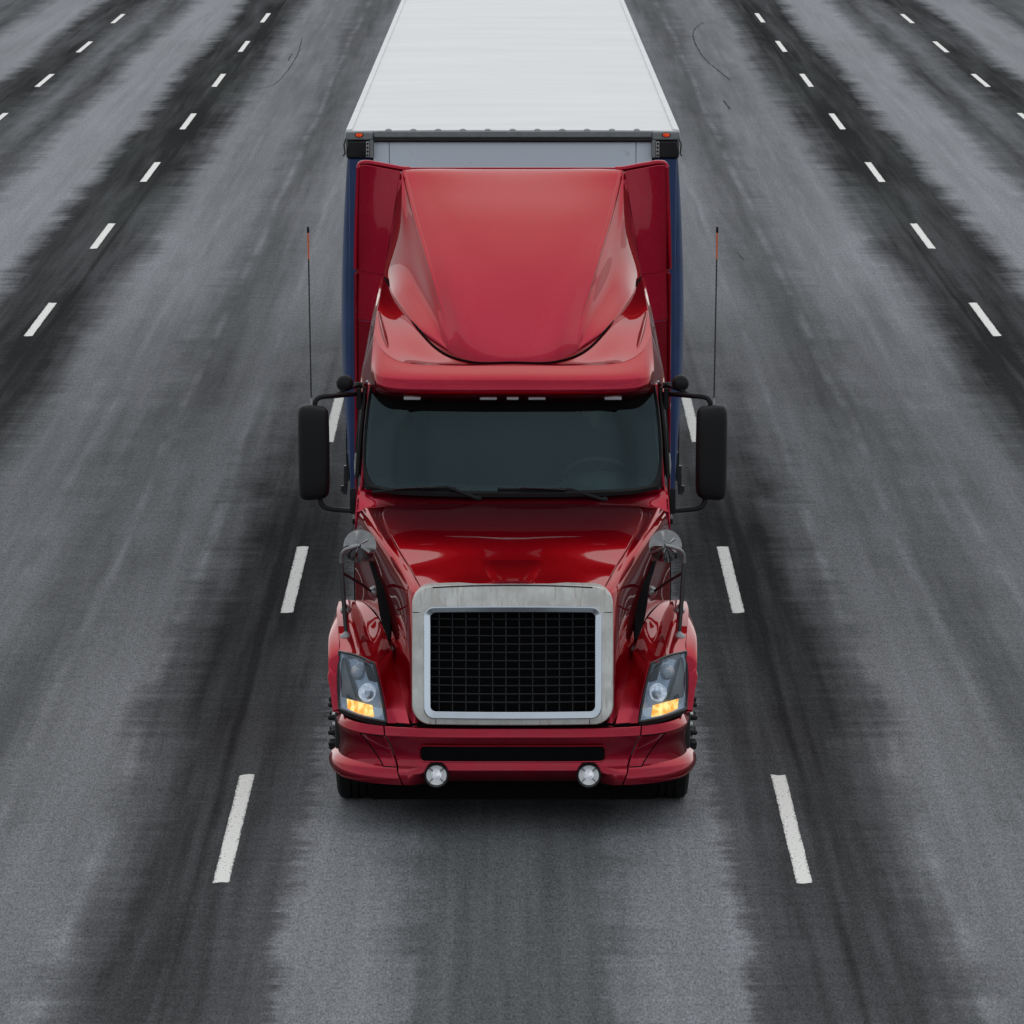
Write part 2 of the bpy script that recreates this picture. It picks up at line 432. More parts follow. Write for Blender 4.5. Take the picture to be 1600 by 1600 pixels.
def ring_prism(bm, outer, inner, to3, d0, d1, din=None):
    """frame between two outlines of equal length; to3(u, v, d) gives the place, d grows backwards"""
    n = len(outer); din = d0 if din is None else din
    L = [[bm.verts.new(to3(u, v, d)) for u, v in o] for o, d in ((outer, d1), (outer, d0), (inner, din), (inner, d1))]
    for a, b in zip(L, L[1:] + L[:1]):
        for k in range(n): bm.faces.new((a[k], a[(k + 1) % n], b[(k + 1) % n], b[k]))
def slab(bm, outline, to3, d0, d1):
    n = len(outline)
    A = [bm.verts.new(to3(u, v, d0)) for u, v in outline]; B = [bm.verts.new(to3(u, v, d1)) for u, v in outline]
    bm.faces.new(A); bm.faces.new(B[::-1])
    for k in range(n): bm.faces.new((A[k], B[k], B[(k + 1) % n], A[(k + 1) % n]))

# ------------------------------------------------------------------ ground and road
bm = bmesh.new()
q = [bm.verts.new(p) for p in ((-3000, -1500, -0.12), (3000, -1500, -0.12), (3000, 5000, -0.12), (-3000, 5000, -0.12))]; bm.faces.new(q)
o = finish('ground', bm, 'grass', recalc=False); o['kind'] = 'structure'; o['label'] = 'grassy ground either side of the road'
bm = bmesh.new()
q = [bm.verts.new(p) for p in ((-19, -400, 0), (19, -400, 0), (19, 2500, 0), (-19, 2500, 0))]; bm.faces.new(q)
road = finish('road', bm, 'asphalt', recalc=False); road['kind'] = 'structure'; road['label'] = 'worn damp asphalt motorway with broken white lane lines'

def dash_mesh(L, w, seed):
    rnd = random.Random(seed); bm = bmesh.new(); n = 110
    def j(a): return rnd.uniform(-a, a)
    ends = [j(0.03) for _ in range(2)]
    lf = [(-w / 2 + j(0.003), L * k / n + (j(0.02) if k in (0, n) else 0)) for k in range(n + 1)]
    rt = [(w / 2 + j(0.003), L * k / n + (j(0.02) if k in (0, n) else 0)) for k in range(n + 1)]
    md = [(j(0.01), L * k / n + (j(0.03) if k in (0, n) else 0)) for k in range(n + 1)]
    V = [[bm.verts.new((x, y, 0)) for x, y in c] for c in (lf, md, rt)]
    for a in (0, 1):
        for k in range(n): bm.faces.new((V[a][k], V[a + 1][k], V[a + 1][k + 1], V[a][k + 1]))
    me = bpy.data.meshes.new('lane_dash'); bm.to_mesh(me); bm.free(); me.materials.append(MAT['lane_paint']); return me
dashes = [dash_mesh(3.16, 0.104, s) for s in range(5)]
k = 0
for X, Y0, per in ((1.86, 30.59, 9.29), (5.69, 57.4, 9.13), (9.06, 93.9, 9.0), (12.7, 33.0, 9.1)):
    y = Y0 - per * int((Y0 - 6) / per)
    while y < 190:
        for s in (-1, 1):
            d = bpy.data.objects.new('lane_dash', dashes[k % 5]); col.objects.link(d)
            d.location = (s * X, y, 0.004); d.parent = road; k += 1
        y += per

# tar lines and cracks
def ribbon(name, pts, w, seed):
    rnd = random.Random(seed); p = spline(pts, 10); bm = bmesh.new(); L = []
    for i, a in enumerate(p):
        d = (p[min(i + 1, len(p) - 1)] - p[max(i - 1, 0)]).normalized(); nrm = Vector((-d.y, d.x, 0))
        ww = w * rnd.uniform(0.5, 1.2) * (0.25 if i in (0, len(p) - 1) else 1)
        a = a + Vector((rnd.uniform(-0.01, 0.01), 0, 0.003))
        L.append((bm.verts.new(a + nrm * ww), bm.verts.new(a - nrm * ww)))
    for a, b in zip(L[:-1], L[1:]): bm.faces.new((a[0], a[1], b[1], b[0]))
    return finish(name, bm, 'rubber', road, recalc=False)
ribbon('tar_line', [G(1100, 35), G(1086, 45), G(1084, 62), G(1098, 88), G(1122, 110), G(1142, 126)], 0.018, 1)
ribbon('tar_line', [G(1130, 156), G(1141, 172)], 0.02, 2)
ribbon('tar_line', [G(1151, 394), G(1163, 407)], 0.012, 3)
ribbon('tar_line', [G(472, 60), G(465, 85), G(448, 112), G(428, 132), G(392, 142)], 0.012, 4)
ribbon('tar_line', [G(456, 84), G(450, 96)], 0.018, 5)

# ================================================================== TRUCK
TY = 33.1
truck = empty('semi_truck', (0, TY, 0), 'glossy red semi truck tractor with aluminium grille and amber indicators lit', 'truck')

# ---- chassis
bm = bmesh.new()
for s in (-1, 1): box(bm, (s * 0.43 - 0.045, 32.6, 0.62), (s * 0.43 + 0.045, 41.2, 0.90))
for y in (33.1, 35.2, 37.0, 39.3, 40.9): box(bm, (-0.386, y - 0.06, 0.66), (0.386, y + 0.06, 0.86))
finish('chassis_frame', bm, 'frame_metal', truck)
bm = bmesh.new(); tube(bm, [(-0.98, TY, 0.50), (-0.5, TY, 0.46), (0.5, TY, 0.46), (0.98, TY, 0.50)], 0.06, 10); finish('front_axle', bm, 'frame_metal', truck)
bm = bmesh.new(); box(bm, (-0.60, 32.36, 0.50), (0.60, 33.85, 1.52)); finish('engine_block', bm, 'black_void', truck)
bm = bmesh.new(); lathe(bm, [(0, 0), (0.5, 0), (0.52, 0.03), (0.52, 0.10), (0, 0.10)], (0, 39.4, 1.12), (0, 0, 1), 28); box(bm, (-0.40, 39.1, 0.905), (0.40, 39.7, 1.13)); finish('fifth_wheel', bm, 'frame_metal', truck)
for s in (-1, 1):
    bm = bmesh.new(); lathe(bm, [(0, 0), (0.25, 0), (0.29, 0.03), (0.29, 1.6), (0.25, 1.63), (0, 1.63)], (s * 0.80, 36.5, 0.63), (0, 1, 0), 28)
    finish('fuel_tank', bm, 'wheel_alloy', truck)

# ---- wheels
def make_wheel(c, s, width, parent, steer=True, r=0.515):
    e = empty('wheel', c, parent=parent); ax = (s, 0, 0); h = width / 2
    bm = bmesh.new()
    prof = [(r * .58, -h), (r * .80, -h * 1.06), (r * .93, -h), (r * .985, -h * .86), (r, -h * .70)]
    for gq in (-.36, 0, .36):
        prof += [(r, h * (gq - .05)), (r - .014, h * (gq - .04)), (r - .014, h * (gq + .04)), (r, h * (gq + .05))]
    prof += [(r, h * .70), (r * .985, h * .86), (r * .93, h), (r * .80, h * 1.06), (r * .58, h), (r * .56, h * .8), (r * .56, -h * .8), (r * .58, -h)]
    lathe(bm, prof, c, ax, 48); finish('tyre', bm, 'rubber', e, sharp=30, origin=c)
    bm = bmesh.new()
    if steer: lathe(bm, [(r * .575, -h * .8), (r * .575, h * .95), (r * .53, h * .98), (r * .50, h * .5), (r * .42, h * .45), (r * .33, h * .85), (r * .20, h * .9), (r * .19, h * 1.25), (r * .12, h * 1.32), (0, h * 1.32)], c, ax, 40)
    else: lathe(bm, [(r * .575, -h * .8), (r * .575, h * .95), (r * .53, h * .98), (r * .50, h * .2), (r * .42, -h * .1), (r * .28, -h * .1), (r * .26, h * .7), (0, h * .75)], c, ax, 40)
    finish('rim', bm, 'wheel_alloy', e, origin=c)
    return e
def nuts(e, c, s, h, r, ln):
    me = None
    for k in range(10):
        a = 2 * math.pi * k / 10 + 0.2; p = Vector(c) + Vector((s * h, math.cos(a) * r, math.sin(a) * r))
        if me is None:
            bm = bmesh.new(); lathe(bm, [(0.026, 0), (0.026, 0.012), (0.018, 0.02), (0.018, ln), (0.012, ln + 0.01), (0, ln + 0.012)], (0, 0, 0), (s, 0, 0), 8)
            o = finish('wheel_nut', bm, 'black_plastic', None); me = o.data
        else: o = bpy.data.objects.new('wheel_nut', me); col.objects.link(o)
        o.location = p; adopt(o, e)
for s in (-1, 1):
    c = (s * 1.045, TY, 0.513); e = make_wheel(c, s, 0.30, truck); nuts(e, c, s, 0.150, 0.165, 0.055)
    for y in (38.75, 40.05):
        c = (s * 1.07, y, 0.513); make_wheel(c, s, 0.28, truck, False)
        c = (s * 0.74, y, 0.513); make_wheel(c, s, 0.28, truck, False)
for y in (38.75, 40.05):
    bm = bmesh.new(); tube(bm, [(-1.0, y, 0.51), (1.0, y, 0.51)], 0.09, 12); finish('rear_axle', bm, 'frame_metal', truck)

# ---- bumper
PLAN = spline([(0, 32.0, 0), (0.35, 32.0, 0), (0.62, 32.02, 0), (0.82, 32.06, 0), (0.98, 32.14, 0), (1.10, 32.27, 0), (1.17, 32.44, 0), (1.195, 32.66, 0)], 12)
def plan(x):      # point and outward normal on the bumper's plan at arc position by index
    i = max(0, min(len(PLAN) - 1.001, x)); k = int(i); f = i - k
    p = PLAN[k].lerp(PLAN[k + 1], f); d = (PLAN[k + 1] - PLAN[k]).normalized()
    return p, Vector((d.y, -d.x, 0))
def plan_at_x(x):
    for k in range(len(PLAN) - 1):
        if PLAN[k].x <= x <= PLAN[k + 1].x: return k + (x - PLAN[k].x) / max(1e-6, PLAN[k + 1].x - PLAN[k].x)
    return len(PLAN) - 1.001
SEC = [(-0.10, 0.700), (-0.035, 0.700), (0.0, 0.655), (0.002, 0.645), (-0.012, 0.60), (-0.018, 0.545), (-0.016, 0.49), (-0.008, 0.445)]
SEC_C = SEC + [(0.004, 0.425), (-0.002, 0.405), (-0.03, 0.36), (-0.085, 0.325), (-0.16, 0.312)]
SEC_O = SEC + [(0.024, 0.425), (0.045, 0.395), (0.052, 0.36), (0.045, 0.325), (-0.03, 0.312)]
def seam_x(z): return 0.715 + (z - 0.32) * 0.40
def bpoint(t, off, z, s, lift=0.0):
    p, n = plan(t); q = p + n * (off + lift); return Vector((q.x * s, q.y, z))
# centre section with its slot
g = []
for (oc, z), (oo, _) in zip(SEC_C, SEC_O):
    row = []
    for k in range(-30, 31):
        x = seam_x(z) * k / 30.0; a = abs(x); t = plan_at_x(a)
        w = max(0, min(1, (a - 0.52) / 0.16)); w = w * w * (3 - 2 * w)
        row.append(bpoint(t, oc + (oo - oc) * w, z, 1 if x >= 0 else -1))
    g.append(row)
bumper = finish('bumper', sheet(g, 0.012, (0, 33, 0.5)), 'red', truck, 0.004, 32)
def bfront(u, v, d):
    t = plan_at_x(abs(u)); p, n = plan(t); return Vector((u, p.y + d, v))
def slotpt(u, v, lift):      # u -1..1, v 0..1 inside the slot's rounded outline
    r = 0.03; hh = 0.106; x = 0.615 * u; e = max(0.0, abs(x) - (0.615 - r)) / r
    k = 1 - (1 - math.sqrt(max(0, 1 - e * e))) * 2 * r / hh
    return bfront(x, 0.535 + (v - 0.5) * hh * k, lift)
US = [math.sin(R(a)) for a in range(-90, 91, 3)]
gg = [[slotpt(u, v / 6, 0.0) for u in US] for v in range(7)]
finish('air_slot', sheet(gg, 0.02, (0, 33, 0.5)), 'black_void', bumper)
tl = [slotpt(u, 0, -0.002) for u in US] + [slotpt(u, 1, -0.002) for u in reversed(US)]
bm = bmesh.new(); tube(bm, tl + tl[:2], 0.006, 6); finish('slot_trim', bm, 'red', bumper)
bm = bmesh.new(); box(bm, (-0.78, 32.10, 0.703), (0.78, 32.6, 0.722)); finish('bumper_gap_filler', bm, 'black_void', bumper)
# lower black valance, hung extra low to deepen the shade below the bumper
bm = bmesh.new(); box(bm, (-0.93, 32.25, 0.17), (0.93, 32.5, 0.42)); finish('valance', bm, 'black_void', bumper)
for s in (-1, 1):
    g = []
    for o_, z in SEC_O:
        t0 = plan_at_x(seam_x(z) + 0.008); t1 = len(PLAN) - 1.001; row = []
        for k in range(33):
            t = t0 + (t1 - t0) * k / 32.0
            zz = z
            if z < 0.33: zz = z + 0.03 * max(0, (k - 18) / 14.0)
            row.append(bpoint(t, o_, zz, s))
        g.append(row)
    bc = finish('bumper_corner', sheet(g, 0.012, (0, 33, 0.5)), 'red', bumper, 0.004, 32)
    # towing cover let into the corner
    def tow(u, v, lift):
        z = 0.437 + v * 0.205; x0 = seam_x(z) + 0.012; x1 = x0 + 0.085 + v * 0.075
        t = plan_at_x(x0 + (x1 - x0) * u)
        off = 0
        for (a, za), (b, zb) in zip(SEC_O[:-1], SEC_O[1:]):
            if zb <= z <= za: off = a + (b - a) * (za - z) / max(1e-6, za - zb)
        return bpoint(t, off, z, s, lift)
    gg = [[tow(u / 8, v / 8, 0.002) for u in range(9)] for v in range(9)]
    finish('tow_cover', sheet(gg, 0.008, (0, 33, 0.5)), 'red', bc, 0.002)
    bm = bmesh.new()
    edge = [tow(1, v / 8, 0.0015) for v in range(9)]
    tube(bm, edge, 0.0045, 6); tube(bm, [tow(u / 6, 1, 0.0015) for u in range(7)], 0.004, 6); tube(bm, [tow(u / 6, 0, 0.0015) for u in range(7)], 0.004, 6)
    finish('panel_gap', bm, 'black_void', bc)
    # fog lamp
    c = mx(W(682, 1211, 31.975), s)
    fl = empty('fog_light', c, parent=truck)
    bm = bmesh.new(); lathe(bm, [(0.0, 0.08), (0.082, 0.08), (0.085, 0.0), (0.080, -0.016), (0.068, -0.014), (0.066, 0.02), (0.0, 0.02)], c, (0, 1, 0), 32); finish('bezel', bm, 'black_gloss', fl, origin=c)
    bm = bmesh.new(); lathe(bm, [(0.067, -0.004), (0.06, 0.008), (0.036, 0.018), (0.0, 0.018)], c, (0, 1, 0), 32); finish('reflector', bm, 'lamp_white', fl, origin=c)
    bm = bmesh.new(); lathe(bm, [(0.034, 0.016), (0.033, 0.0), (0.025, -0.012), (0.012, -0.018), (0, -0.019)], c, (0, 1, 0), 24); finish('projector', bm, 'lamp_lit', fl, origin=c)
    for a in (45, 135, 225, 315):
        bm = bmesh.new(); d = Vector((math.cos(R(a)), 0, math.sin(R(a)))); tube(bm, [c + d * 0.032 + Vector((0, .006, 0)), c + d * 0.066 + Vector((0, -.002, 0))], 0.004, 6)
        finish('lamp_spoke', bm, 'dull_chrome', fl, origin=c)

# ---- hood
def row(*p): return [W(*q) for q in p]
hood_rows = [both(row((801, 786, 33.88), (700, 787, 33.88), (602, 790, 33.88))),
             both(row((801, 800, 33.65), (700, 801, 33.65), (598, 806, 33.64))),
             both(row((801, 838, 33.15), (704, 839, 33.15), (618, 848, 33.12))),
             both(row((801, 871, 32.76), (716, 873, 32.77), (637, 880, 32.78))),
             both(row((801, 893, 32.48), (728, 896, 32.49), (648, 900, 32.54))),
             both(row((801, 911, 32.25), (736, 913, 32.26), (659, 919, 32.32)))]
hood = panel('hood', hood_rows, 'red', truck, 10, 8, 0.014, 0.004, inside=(0, 33, 0.5))
# raised nose wedge behind the grille emblem strip
wr = []
for yy, Y, hw, lift in ((876, 32.70, 48, 0.0), (890, 32.52, 42, 0.006), (904, 32.35, 36, 0.012), (912, 32.25, 33, 0.014)):
    c0 = W(801, yy, Y).z; rr = []
    for k in range(-4, 5):
        p = W(801 + hw * k / 4.0, yy, Y); edge = 1 - (abs(k) / 4.0) ** 6
        rr.append(Vector((p.x, Y, c0 + 0.004 + lift * edge - 0.006 * (1 - edge))))
    wr.append(rr)
panel('hood_bulge', wr, 'red', hood, 3, 4, 0.01, inside=(0, 33, 0.5))

FEND = {}
for s in (-1, 1):
    M_ = lambda *p: [mx(W(*q), s) for q in p]
    side = [M_((680, 925, 32.36), (660, 921.5, 32.33), (638, 884.5, 32.78), (619, 852.5, 33.12), (599, 810, 33.63), (603, 793.5, 33.885)),
            M_((672, 938, 32.39), (647, 934, 32.33), (620, 890, 32.80), (596, 852, 33.18), (574, 818, 33.60), (566, 797, 33.88)),
            M_((672, 989, 32.300000000000004), (643, 985, 32.24), (612, 935, 32.83), (589, 897, 33.24), (569, 862, 33.63), (556, 838, 33.89)),
            M_((672, 1059, 32.230000000000004), (641.5, 1055, 32.17), (612, 985, 32.80), (588, 935, 33.28), (569, 903, 33.64), (555, 888, 33.89)),
            M_((672, 1130, 32.19), (641, 1132, 32.12), (618, 1045, 32.60), (596, 972, 33.10), (574, 945, 33.52), (557, 937, 33.80))]
    hs_ = panel('hood_side', side, 'red', truck, 8, 8, 0.012, 0.003, inside=(0, 33, 0.9))
    # side vent: black mesh let into the hood side
    gsp = gridspl(side, 8, 8)
    def on(u, v):
        a = gsp[int(min(len(gsp) - 1, v))]; b = gsp[int(min(len(gsp) - 1, v + 1))]
        i, f = int(min(len(a) - 2, u)), 0; i = int(u); f = u - i; fv = v - int(v)
        i = min(i, len(a) - 2)
        return a[i].lerp(a[i + 1], f).lerp(b[i].lerp(b[i + 1], f), fv)
    ctr = M_((580, 876, 33.38), (588, 893, 33.27), (596, 915, 33.10), (600, 940, 32.98), (604, 968, 32.86), (609, 998, 32.72))
    oo = []
    for p in ctr:
        o_ = Vector((s * 0.55, -0.75, 0.18)).normalized(); oo.append((p + o_ * 0.012, p - Vector((0, 1, 0)) * 0))
    rowsv = []
    wd = [0.012, 0.034, 0.042, 0.046, 0.042, 0.012]
    for (p, _), w in zip(oo, wd):
        t_ = Vector((s * 0.80, 0.60, 0)); rowsv.append([p - t_ * w, p + Vector((s * .55, -.75, .18)) * 0.004, p + t_ * w])
    vent = panel('hood_vent', rowsv, 'black_void', hs_, 4, 6, 0.03, 0.002, inside=(0, 33, 0.9))
    # cheek between crease and headlight
    cheek = [M_((641, 1132.5, 32.095), (618, 1046, 32.59), (610, 1016, 32.70)),
             M_((624, 1132, 32.12), (606, 1058, 32.45), (597, 1028, 32.56)),
             M_((606, 1131, 32.15), (595, 1076, 32.285), (585, 1036, 32.42))]
    panel('fender_cheek', cheek, 'red', hs_, 8, 8, 0.012, 0.003, inside=(0, 33, 0.9))
    top = [M_((611, 1014, 32.70), (585, 1035, 32.42), (557, 1023, 32.55), (530, 1016, 32.72)),
           M_((595, 972, 33.11), (574, 988, 32.99), (552, 983, 33.02), (528, 980, 33.10)),
           M_((573, 945, 33.53), (562, 956, 33.42), (547, 954, 33.40), (526, 955, 33.45)),
           M_((557, 937, 33.80), (552, 938, 33.76), (543, 937, 33.75), (529, 940, 33.75))]
    fender = panel('fender', top, 'red', truck, 8, 8, 0.012, 0.003, inside=(0, 33, 0.5))
    FEND[s] = fender
    lip = [Vector(q) for q in ((s * 1.205, 32.50, 0.715), (s * 1.235, 32.60, 0.93), (s * 1.25, 32.80, 1.065), (s * 1.253, 33.10, 1.125), (s * 1.25, 33.45, 1.03), (s * 1.24, 33.70, 0.72))]
    up_ = M_((529, 1108, 32.47), (527.5, 1062, 32.60), (530, 1016, 32.72), (528, 980, 33.10), (526, 955, 33.45), (529, 940, 33.75))
    mid = [a.lerp(b, 0.55) + Vector((s * 0.018, 0, 0.0)) for i, (a, b) in enumerate(zip(up_, lip))]
    under = [p + Vector((-s * 0.05, 0, -0.01)) for p in lip]
    panel('wheel_arch', [up_, mid, lip, under], 'red', fender, 8, 6, 0.008, 0, inside=(0, 33.1, 0.5))
    # rear close-off of the fender and the dark well inside
    bm = bmesh.new(); box(bm, (min(s * .62, s * 1.19), 33.70, 0.55), (max(s * .62, s * 1.19), 33.74, 1.16))
    box(bm, (min(s * .60, s * .66), 32.66, 0.55), (max(s * .60, s * .66), 33.74, 1.12))
    finish('wheel_well', bm, 'black_void', fender)

    # ---- headlight
    hc = mx(W(565, 1075, 32.45), s)
    hl = empty('headlight', hc, parent=truck)
    lens = [M_((530, 1018, 32.71), (557, 1024.5, 32.54), (584, 1036.5, 32.41)),
            M_((528.5, 1062, 32.585), (561, 1068, 32.36), (594, 1077, 32.275)),
            M_((530, 1107, 32.465), (566, 1120, 32.245), (603.5, 1128, 32.145))]
    lg = gridspl(lens, 10, 10)
    cen = Vector((s * 0.75, 33.0, 0.95))
    lens_g = [[p + Vector((s * .35, -1, .12)).normalized() * (0.012 * (math.sin(math.pi * i / 20) * math.sin(math.pi * j / 20)) ** 0.5 + 0.004) for j, p in enumerate(r)] for i, r in enumerate(lg)]
    finish('lens', sheet(lens_g, 0.005, cen), 'lamp_lens', hl, sharp=60, origin=hc)
    bowl = [[p + Vector((-s * .15, 1, 0)) * (0.008 + 0.06 * min(1, 3.2 * math.sin(math.pi * i / 20) * math.sin(math.pi * j / 20))) for j, p in enumerate(r)] for i, r in enumerate(lg)]
    finish('bowl', sheet(bowl, 0.006, cen), 'lamp_bowl', hl, sharp=60, origin=hc)
    # dark smoked wedge along the outer edge
    def lp(u, v, dep):        # u: 0 outer .. 1 inner, v: 0 top .. 1 bottom
        i, j = v * 20, u * 20; i0, j0 = min(19, int(i)), min(19, int(j)); fi, fj = i - i0, j - j0
        p = lg[i0][j0].lerp(lg[i0][j0 + 1], fj).lerp(lg[i0 + 1][j0].lerp(lg[i0 + 1][j0 + 1], fj), fi)
        return p + Vector((-s * .15, 1, 0)) * dep
    def lpatch(us, vs, dep, name, mat, nu=6, nv=6, f=None, th=0.006):
        gg = [[lp(us(v / nv)[0] + (us(v / nv)[1] - us(v / nv)[0]) * u / nu, vs[0] + (vs[1] - vs[0]) * v / nv, dep if f is None else f(u / nu, v / nv)) for u in range(nu + 1)] for v in range(nv + 1)]
        return finish(name, sheet(gg, th, cen), mat, hl, sharp=60, origin=hc)
    lpatch(lambda v: (0.0, 0.12 + 0.26 * v), (0.10, 0.80), 0.026, 'smoked_wedge', 'lamp_smoke')
    lpatch(lambda v: (0.015, 0.17), (0.80, 0.985), 0.028, 'side_marker', 'marker_clear')
    lpatch(lambda v: (0.17, 0.735), (0.80, 0.985), 0.020, 'indicator', 'indicator_lit', 10, 6)
    lpatch(lambda v: (0.75, 0.965), (0.82, 0.985), 0.022, 'corner_reflector', 'lamp_white')
    lpatch(lambda v: (0.60 + 0.1 * v, 0.90), (0.05, 0.42), 0.055, 'hood_shade', 'black_gloss')
    # projector dome and round reflector lamp
    c1 = mx(W(559, 1051, 32.46), s); c2 = mx(W(574, 1082, 32.345), s); ax = Vector((s * .12, -1, .10))
    bm = bmesh.new(); lathe(bm, [(0.052, -0.05), (0.050, -0.01), (0.042, 0.004), (0.040, 0.0), (0.036, 0.016), (0.022, 0.028), (0, 0.032)], c1, ax, 28); finish('projector', bm, 'marker_clear', hl, origin=hc)
    bm = bmesh.new(); lathe(bm, [(0.060, -0.05), (0.059, 0.020), (0.053, 0.020), (0.040, -0.004), (0.020, -0.012), (0, -0.012)], c2, ax, 32); finish('reflector', bm, 'lamp_lit', hl, origin=hc)
    bm = bmesh.new(); box(bm, tuple(c2 + Vector((-.018, -.035, -.016))), tuple(c2 + Vector((.018, -.005, .020)))); lathe(bm, [(0.012, 0), (0.012, .03), (0, .034)], c2 + Vector((0, -.01, -.022)), ax, 10); finish('bulb_shield', bm, 'lamp_white', hl, 0.004, origin=hc)
    # black rim around the lens
    loop = [lg[0][j] for j in range(20)] + [lg[i][20] for i in range(20)] + [lg[20][20 - j] for j in range(20)] + [lg[20 - i][0] for i in range(20)]
    bm = bmesh.new(); pts = loop + loop[:2]; tube(bm, pts, 0.0095, 8); finish('rim', bm, 'black_gloss', hl, origin=hc)
    sill = [[lg[20][j] + Vector((0, dy, dz)) for j in range(21)] for dy, dz in ((-0.004, -0.006), (-0.002, -0.03), (0.05, -0.035))]
    finish('sill', sheet(sill, 0.006, cen), 'black_plastic', hl, origin=hc)

    # ---- hood mirror on its tripod
    hm = empty('hood_mirror', mx(W(541, 998, 32.92), s), parent=truck)
    base1 = mx(W(541, 997, 32.93), s); base2 = mx(W(541, 955, 33.42), s); cup = mx(W(585, 925, 33.33), s)
    topj = mx(W(533, 880, 33.02), s)
    disc = mx(W(562, 853, 33.05), s)
    arm = [base1 + Vector((0, 0, .02)), base1.lerp(topj, .5), topj, mx(W(534, 868, 33.01), s), mx(W(539, 860, 32.98), s), mx(W(548, 856, 32.97), s), mx(W(562, 852, 32.985), s)]
    bm = bmesh.new(); tube(bm, [arm[0], arm[1], arm[2]], [0.014, 0.016, 0.016], 10); finish('post', bm, 'dark_steel', hm)
    bm = bmesh.new(); tube(bm, spline(arm[2:], 5), 0.0135, 10); finish('bent_arm', bm, 'dull_chrome', hm)
    bm = bmesh.new(); tube(bm, [base2 + Vector((0, 0, .02)), topj.lerp(base1, 0.45), topj.lerp(base1, .12)], 0.009, 8); finish('rear_post', bm, 'dark_steel', hm)
    bm = bmesh.new(); e1 = topj.lerp(base1, 0.12); tube(bm, [e1, e1.lerp(cup, .5), cup + Vector((-s * -0.015, -0.01, 0))], 0.011, 8); finish('brace', bm, 'dark_steel', hm)
    for nm, b_, a_ in (('foot_cup', base1, Vector((0, -.1, 1))), ('foot_cup', base2, Vector((0, -.1, 1))), ('foot_cup', cup, Vector((s * .75, -.6, .3)))):
        bm = bmesh.new(); b_ = b_ + a_.normalized() * 0.018; lathe(bm, [(0.0, -0.02), (0.040, -0.02), (0.042, -0.008), (0.034, 0.006), (0.018, 0.020), (0.011, 0.03), (0, 0.032)], b_, a_, 20); finish(nm, bm, 'dull_chrome', hm)
    dax = Vector((s * 0.10, -1, 0.22)).normalized()
    bm = bmesh.new()
    rg = lathe(bm, [(0.0, -0.035), (0.106, -0.03), (0.112, -0.022), (0.113, -0.008), (0.106, -0.004), (0.100, 0.0), (0.070, 0.018), (0.036, 0.036), (0.024, 0.042), (0, 0.044)], disc, dax, 40)
    for ri, amp in ((5, 0.004), (6, 0.008), (7, 0.010)):
        for k_, v_ in enumerate(rg[ri]):
            v_.co += dax * amp * max(0, math.cos(5 * 2 * math.pi * k_ / 40)) ** 6
    finish('disc', bm, 'mirror_back', hm, sharp=22)
    bm = bmesh.new(); lathe(bm, [(0.017, 0), (0.017, .02), (0.010, .026), (0, .026)], disc + dax * 0.04, dax, 12); finish('pivot', bm, 'dark_steel', hm)

# ---- grille
GZ0, GZ1 = W(801, 1132, 32.06).z, W(801, 912, 32.22).z
def gy(z): return 32.045 + (z - GZ0) / (GZ1 - GZ0) * 0.17
def g3(u, v, d):    # photo pixels on the grille's own sloping plane
    z = W(801, v, 32.1).z
    for _ in range(4): z = W(801, v, gy(z)).z
    p = W(u, v, gy(z)); bow = 0.035 * ((u - CX) / 157.0) ** 2
    return Vector((p.x, p.y + bow + d, p.z))
n8 = 8
def gl(x0, y0, x1, y1, r): return rrect(x0, y0, x1, y1, r, n8)
def subdiv(o, m=6):
    out = []
    for a, b in zip(o, o[1:] + o[:1]):
        k = m if (Vector(b) - Vector(a)).length > 40 else 1
        for i in range(k): out.append((a[0] + (b[0] - a[0]) * i / k, a[1] + (b[1] - a[1]) * i / k))
    return out
def arch(o):        # crown the top edge slightly
    return [(u, v - 5 * (1 - ((u - CX) / 157.0) ** 2) * max(0, (1020 - v) / 110.0)) for u, v in o]
outer = arch(subdiv(gl(643.5, 918, 958.5, 1133, 30)))
inner = arch(subdiv(gl(664, 951, 938, 1121, 15)))
# keep outlines the same length
mN = min(len(outer), len(inner)); assert len(outer) == len(inner), (len(outer), len(inner))
bm = bmesh.new(); ring_prism(bm, outer, inner, g3, -0.015, 0.11, -0.022); grille = finish('grille', bm, 'alu', truck, 0.008, 40)
grille['label'] = 'weathered aluminium grille surround'
o2 = arch(subdiv(gl(662, 949, 940, 1122.5, 16))); i2 = arch(subdiv(gl(673, 958.5, 929.5, 1111, 8)))
bm = bmesh.new(); ring_prism(bm, o2, i2, g3, -0.040, 0.05, -0.030); finish('grille_frame', bm, 'chrome', grille, 0.007, 40)
bm = bmesh.new(); slab(bm, subdiv(gl(655, 940, 947, 1126, 12)), g3, 0.075, 0.085); finish('grille_backing', bm, 'black_void', grille)
bm = bmesh.new(); tube(bm, [g3(676 + 250 * k / 12, 918.5 - 4.5 * (1 - ((676 + 250 * k / 12 - CX) / 125) ** 2), -0.013) for k in range(13)], 0.006, 6); finish('emblem_strip', bm, 'dark_steel', grille)
for k in range(11):
    yy = 968.5 + 13.0 * k
    bm = bmesh.new(); tube(bm, [g3(668 + 266 * j / 8, yy, 0.022) for j in range(9)], 0.0052, 6); finish('grille_bar', bm, 'grille_wire', grille)
for k in range(12):
    xx = 686.0 + 20.9 * k
    bm = bmesh.new(); tube(bm, [g3(xx, 953 + 162 * j / 4, 0.032) for j in range(5)], 0.0042, 6); finish('grille_bar', bm, 'grille_wire', grille)
